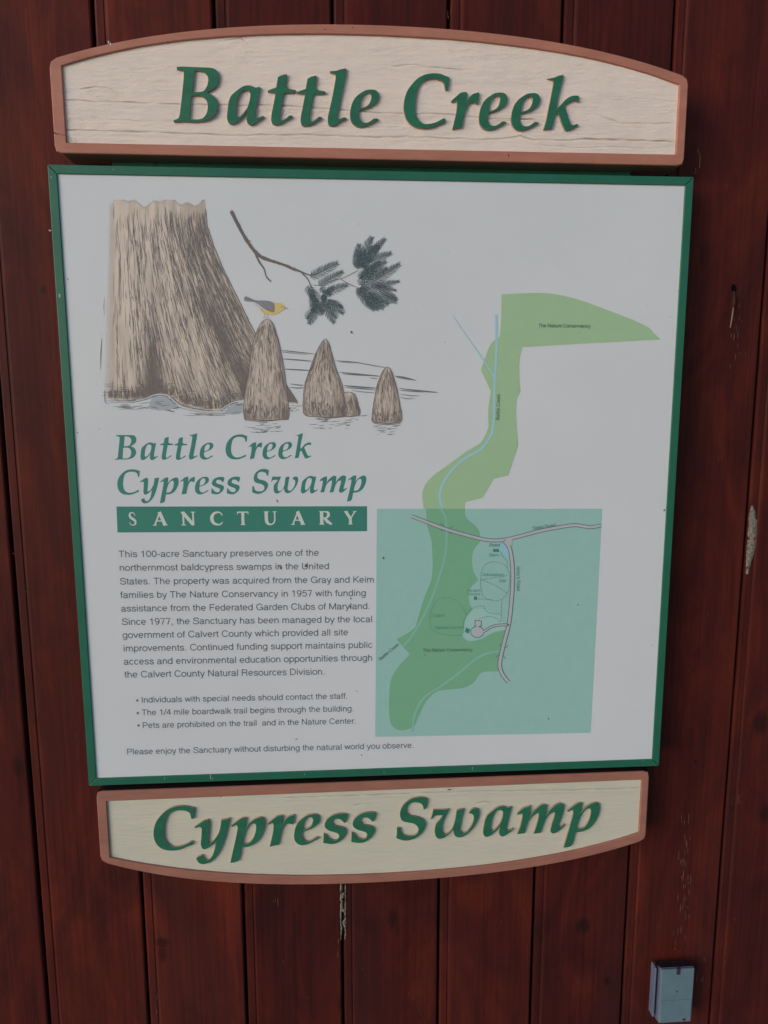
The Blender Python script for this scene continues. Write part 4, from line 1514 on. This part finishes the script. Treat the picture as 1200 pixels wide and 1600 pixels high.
# cypress knees
KN = [([(155, 0), (135, 20), (115, 60), (97, 110), (80, 190), (72, 260), (62, 330), (50, 400), (40, 470), (40, 545), (48, 570)],
       [(190, 0), (210, 30), (225, 80), (240, 130), (252, 190), (265, 260), (275, 330), (282, 400), (290, 470), (297, 530), (292, 560)], 500, 656),
      ([(500, 108), (480, 130), (460, 165), (440, 210), (420, 265), (400, 320), (385, 370), (378, 440), (376, 500), (382, 535), (400, 545)],
       [(505, 108), (522, 130), (532, 165), (545, 210), (560, 265), (580, 320), (598, 370), (608, 420), (612, 480), (612, 545), (610, 552)], 530, 651),
      ([(610, 412), (604, 440), (604, 545)], [(655, 412), (675, 430), (690, 480), (700, 520), (695, 540), (690, 545)], 613, 650),
      ([(850, 268), (832, 285), (815, 320), (797, 370), (785, 430), (775, 490), (768, 545), (768, 575), (790, 585)],
       [(860, 268), (877, 285), (892, 330), (905, 370), (918, 430), (928, 490), (937, 530), (936, 570), (925, 585)], 574, 661)]
for i, (l, r, y0, y1) in enumerate(KN):
    l = [zk(*p) for p in l]
    r = [zk(*p) for p in r]
    y0 = max(y0, l[0][1])
    al = lambda u, v, x, y: clamp((u + .04) * 30) * clamp((1.04 - u) * 30)
    sh = lambda u, v, x, y: clamp(.28 + .5 * clamp((abs(u - .42) - .28) * 3) + .35 * clamp((v - .8) * 4) + .7 * fbm(x * .2, y * .05, i + 5), 0, .9)
    art_grid('drawing_knee', l, r, y0, y1, 22, 40, al, sh, panel, ZW - .00025 - .00003 * (i == 1))
    ink = Ink(ZW - .00034, .0001)
    dn_ = lambda u, x, y: clamp(.35 + 1.2 * clamp(abs(u - .42) - .25) + .6 * clamp((y - y1 + 22) / 16))
    bark(ink, l, r, y0 + 2, y1 - 1, 330 if i < 2 else (80 if i == 2 else 190), dn_, .3, .9, 4, 20, 1.2, None, .02, .98)
    bark(ink, l, r, y1 - 26, y1, 120 if i < 2 else 46, lambda u, x, y: .9, .4, 1.2, 3, 8, 1.8, None, .02, .98)
    for side in (l, r):
        d = spl(side, 4, closed=False)
        ink.ribbon([(x + .3 * noise.noise((x, y, 2)), y) for x, y in d], [.7 + .5 * ((k * 17) % 4) / 4 for k in range(len(d))])
    ink.ribbon([(edge_at(l, y1), y1 - .5), ((l[-1][0] + r[-1][0]) / 2, y1 + 1.0), (r[-1][0], y1 - .5)], [.8, 1.5, .8])
    ink.ribbon([l[0], ((l[0][0] + r[0][0]) / 2, y0 - .8), r[0]], .9)
    ink.build('drawing_knee_lines', M_INK, panel, True)
# the piece of trunk foot seen between the first knee and the water
ink = Ink(ZW - .0002, .00004)
ink.poly([zk(285, 370), zk(345, 462), zk(290, 465)])
ink.build('drawing_root', M_INK, panel)

# branch
ZC = (340, 310, 4.0)
zc = lambda x, y: (x / 4 + 340, y / 4 + 310)
ink = Ink(ZW - .00005, .0001)
for L, w in [([(85, 78), (120, 150), (165, 235), (215, 310), (260, 358), (320, 385), (400, 410), (470, 438), (530, 462), (580, 482)], (22, 24, 22, 20, 24, 20, 18, 14, 11, 7)),
             ([(238, 350), (262, 400), (290, 440), (305, 490), (335, 520)], (13, 12, 9, 9, 8)), ([(520, 460), (560, 500), (580, 540), (600, 590), (618, 650)], (9, 8, 6, 5, 4)),
             ([(560, 478), (620, 470), (680, 440)], (5, 4, 3)), ([(600, 540), (650, 545), (700, 520), (780, 500)], (5, 4, 4, 4)), ([(780, 500), (830, 475), (880, 450)], (4, 4, 4)),
             ([(770, 505), (820, 535), (870, 555)], (5, 5, 4)), ([(195, 262), (212, 270)], (5, 2))]:
    d = spl([zc(*p) for p in L], 5, closed=False)
    ws = np.interp(np.linspace(0, 1, len(d)), np.linspace(0, 1, len(w)), w) / 4
    ink.ribbon(d, [float(q) * rnd.uniform(.82, 1.15) for q in ws])
ink.build('drawing_branch', M_TWIG, panel)
ink = Ink(ZW - .0002, .0001)
for t in range(140):
    q = rnd.random()
    d = spl([zc(*p) for p in [(85, 78), (120, 150), (165, 235), (215, 310), (260, 358), (320, 385), (400, 410), (470, 438), (530, 462)]], 5, closed=False)
    k = int(q * (len(d) - 3))
    x, y = d[k][0] + rnd.uniform(-2.2, 2.2), d[k][1] + rnd.uniform(-2.2, 2.2)
    dx, dy = d[k + 2][0] - d[k][0], d[k + 2][1] - d[k][1]
    ink.ribbon([(x, y), (x + dx * .6, y + dy * .6)], [.6, .3])
ink.build('drawing_branch_lines', M_INK, panel, True)
ink = Ink(ZW - .00012, .0002)
SPRIGS = [((582, 492), (742, 408), 34), ((632, 540), (775, 462), 30), ((655, 605), (803, 545), 30), ((560, 548), (655, 700), 34), ((600, 640), (650, 720), 26),
          ((620, 660), (575, 775), 30), ((650, 640), (725, 770), 30), ((660, 640), (780, 712), 32), ((690, 640), (775, 680), 22),
          ((870, 440), (882, 295), 30), ((895, 430), (960, 250), 34), ((900, 430), (1040, 260), 30), ((905, 430), (1078, 345), 30), ((890, 500), (1045, 400), 30),
          ((885, 540), (980, 420), 32), ((900, 560), (1130, 415), 34), ((960, 550), (1128, 520), 22), ((980, 555), (1110, 575), 18), ((890, 560), (1110, 640), 36),
          ((880, 560), (1030, 680), 34), ((870, 560), (975, 690), 30), ((880, 440), (920, 330), 26), ((1000, 540), (1110, 620), 26), ((940, 500), (1050, 440), 28), ((860, 420), (870, 330), 26), ((930, 400), (1000, 300), 30), ((940, 470), (1010, 400), 28),
          ((885, 500), (930, 430), 26), ((950, 600), (1060, 660), 28), ((920, 620), (1000, 690), 26), ((590, 600), (600, 700), 26), ((640, 560), (700, 600), 24), ((575, 560), (620, 640), 26), ((610, 690), (560, 745), 24), ((680, 660), (740, 740), 26), ((690, 600), (720, 560), 22)]
for (a, b, w) in SPRIGS:
    w *= 1.25
    n = int(math.hypot(b[0] - a[0], b[1] - a[1]) / 8)
    ang = math.atan2(b[1] - a[1], b[0] - a[0])
    bend = rnd.uniform(-8, 8)
    ax_ = []
    for i in range(n + 1):
        t = i / n
        x = a[0] + (b[0] - a[0]) * t - math.sin(ang) * bend * math.sin(math.pi * t)
        y = a[1] + (b[1] - a[1]) * t + math.cos(ang) * bend * math.sin(math.pi * t)
        ax_.append(zc(x, y))
        L = w * (1.0 if t < .8 else (1.35 - .55 * t)) * (.62 + .42 * math.sin(math.pi * min(.93, t * .8 + .18)))
        for s in (1, -1):
            an = ang + s * (R(58) - R(18) * t) + rnd.uniform(-.1, .1)
            e = (x + math.cos(an) * L, y + math.sin(an) * L)
            mdl = (x + math.cos(an) * L * .5, y + math.sin(an) * L * .5)
            ink.ribbon([zc(x, y), zc(*mdl), zc(*e)], [.55, .85, .4])
    ink.ribbon(ax_, .7)
    e = (b[0] + math.cos(ang) * w * .4, b[1] + math.sin(ang) * w * .4)
    ink.ribbon([zc(*b), zc(*e)], [1.1, .4])
for cx, cy, r_ in [(663, 622, 20), (992, 308, 22)]:
    for k in range(3):
        ink.poly([zc(cx + r_ * (1 - .2 * k) * math.cos(a) * rnd.uniform(.85, 1.1), cy + r_ * (1 - .2 * k) * math.sin(a) * rnd.uniform(.85, 1.1)) for a in np.linspace(0, math.tau, 14)[:-1]])
ink.build('drawing_needles', M_NEEDLE, panel, True)

# bird
body = print_poly('drawing_bird', [(262, 680), (300, 700), (350, 655), (375, 652), (400, 656), (418, 675), (415, 692), (395, 706), (360, 725), (315, 728), (280, 712)],
                  ZW - .0003, M_YELLOW, panel, ZC)
wing = print_poly('wing', [(175, 612), (235, 636), (300, 638), (350, 652), (357, 690), (350, 712), (320, 704), (285, 686), (235, 650), (168, 640)], ZW - .00042, M_BIRDG, body, ZC)
ink = Ink(ZW - .0005, .00006)
for L, w in [([(418, 683), (442, 691)], [1.4, .3]), ([(290, 715), (298, 745)], [.5, .4]), ([(308, 722), (316, 748)], [.5, .4]), ([(285, 745), (325, 748)], [.5, .5]),
             ([(175, 612), (240, 648), (300, 690), (348, 708)], [.4, .7, .8, .4]), ([(172, 622), (250, 650)], [.5, .5]), ([(230, 655), (262, 682), (285, 700)], [.3, .4, .3]),
             ([(300, 640), (350, 690)], [.4, .6]), ([(318, 642), (355, 680)], [.4, .6]), ([(270, 640), (330, 700)], [.4, .6]), ([(168, 618), (200, 640)], [.8, .4])]:
    ink.ribbon([zc(*p) for p in L], w)
x, y = zc(401, 678)
ink.poly([(x + .9 * math.cos(a), y + .9 * math.sin(a)) for a in np.linspace(0, math.tau, 9)[:-1]])
ink.build('bird_lines', M_INK, body)

# specks and grime on the panel
ink = Ink(Z1 - .0006, .00002)
SP = [(1038, 797, 1.6, 2.2), (599, 872, 1.6, 2.2), (549, 519, 1.4, 3), (478, 884, 2.2, 3.2), (438, 887, 1.4, 3), (1060, 455, 1, 1), (664, 1024, 1, 1), (857, 1123, 1, 2),
      (903, 945, .8, 2.4), (565, 1180, 1.2, 1.2), (106, 436, 1, 1.6), (121, 676, .9, 1.2), (155, 670, .9, .9), (548, 935, 1.2, 2.4), (547, 948, 1, 3), (433, 783, 1, 3.2),
      (695, 535, .8, .9), (150, 600, .6, .8), (905, 520, .8, .8), (1019, 1008, .8, .8), (463, 1155, 2.2, .8), (557, 1080, 1.6, .7), (560, 350, .7, .7), (843, 797, .7, .7),
      (101, 522, 1.6, 3), (135, 980, .7, .7), (650, 485, .6, .7), (1048, 495, .7, .7)]
for _ in range(24):
    SP.append((rnd.uniform(130, 1020), rnd.uniform(300, 1190), rnd.uniform(.25, .6), rnd.uniform(.3, .7)))
for x, y, a, b in SP:
    t = rnd.uniform(-.6, .6)
    pts = []
    for k in range(9):
        an = k / 9 * math.tau
        u_, v_ = a * math.cos(an) * rnd.uniform(.7, 1.15) * .9, b * math.sin(an) * rnd.uniform(.7, 1.15) * .9
        pts.append((x + u_ * math.cos(t) - v_ * math.sin(t), y + u_ * math.sin(t) + v_ * math.cos(t)))
    ink.poly(pts)
ink.build('dirt_specks', new_mat('speck', (.14, .13, .13, 1), .8, .2), panel, True)

# ------------------------------------------------------------------ outlet box at the lower right
ZBX = WALLZ - .028
bo = thing('outlet_box', 'small grey weatherproof outlet box on the wall at the lower right', 'outlet box', pz(1054, 1600, WALLZ))
M_BOXB = varied('box_grey_blue', alb((74, 91, 98), 150, .6), .4, .4, (40, 40, 40), .10, .2, 500, .0003, dirt=((.10, .10, .09, 1), 90, .66))
M_BOXS = varied('box_grey_side', alb((72, 77, 94), 150, .6), .45, .4, (40, 40, 40), .12, .2, 500, .0003)
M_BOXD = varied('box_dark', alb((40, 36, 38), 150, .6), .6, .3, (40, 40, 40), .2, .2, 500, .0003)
fx0, fy0 = P(1034, 1515.5, ZBX)
fx1, _ = P(1086, 1513, ZBX)
_, fy1 = P(1034, 1599.5, ZBX)
wx0, wy0 = P(1021.5, 1506, WALLZ)
wx1, wy0b = P(1084, 1500, WALLZ)
# body: tapers from the wall to the front
vs = [W(*p) for p in [(wx0, wy0b, WALLZ), (fx1 + .001, wy0b, WALLZ), (fx1 + .001, fy1 + .004, WALLZ), (wx0, fy1 + .004, WALLZ),
                      (fx0, fy0, ZBX + .004), (fx1, fy0, ZBX + .004), (fx1, fy1, ZBX + .004), (fx0, fy1, ZBX + .004)]]
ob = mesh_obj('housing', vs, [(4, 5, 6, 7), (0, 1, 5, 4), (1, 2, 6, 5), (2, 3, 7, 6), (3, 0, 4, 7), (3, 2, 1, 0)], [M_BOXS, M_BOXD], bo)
bevel_obj(ob, .0012, 2)
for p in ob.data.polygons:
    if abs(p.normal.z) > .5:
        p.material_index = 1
lid = box('lid', fx0 + .0004, fx1 - .0004, fy0 + .0006, fy1 - .0006, ZBX, ZBX + .0038, M_BOXB, bo, .0012)
box('latch_slot', (fx0 + fx1) / 2 - .0025, (fx0 + fx1) / 2 + .0025, fy0 - .001, fy0 + .0085, ZBX - .0012, ZBX + .002, M_BOXD, lid, .0004)
tx = (fx0 + fx1) / 2
box('hinge_ridge', fx0 - .0062, fx0 - .0030, fy0 + .004, fy1 - .004, WALLZ - .020, WALLZ - .006, M_BOXS, bo, .0012)
seam_y = P(1060, 1562, ZBX)[1]
box('lid_panel', fx0 + .002, fx1 - .002, seam_y, fy1 - .002, ZBX - .0009, ZBX + .001, M_BOXB, lid, .0006)
box('lid_screw', tx - .0008, tx + .0008, P(1060, 1548, ZBX)[1], P(1060, 1550, ZBX)[1], ZBX - .0006, ZBX + .001, M_BOXD, lid, .0002)
lx, ly = P(1068, 1592, ZBX)
box('keyhole', lx - .002, lx + .002, ly - .0018, ly + .0014, ZBX - .0016, ZBX + .001, M_BOXD, lid, .0003)
box('top_hinge', fx0 + .002, fx1 - .002, wy0b - .0022, wy0b + .003, WALLZ - .012, WALLZ - .001, M_BOXD, bo, .001)

# ------------------------------------------------------------------ ground
v, f = [W(-60, TOP, WALLZ + 3), W(60, TOP, WALLZ + 3), W(60, TOP, -90), W(-60, TOP, -90)], [(0, 1, 2, 3)]
gm = varied('pale_concrete', (.36, .365, .37, 1), .9, .1, (3, 3, 3), .3, .5, 60, .01)
gr = mesh_obj('ground', v, f, gm)
gr['kind'] = 'structure'
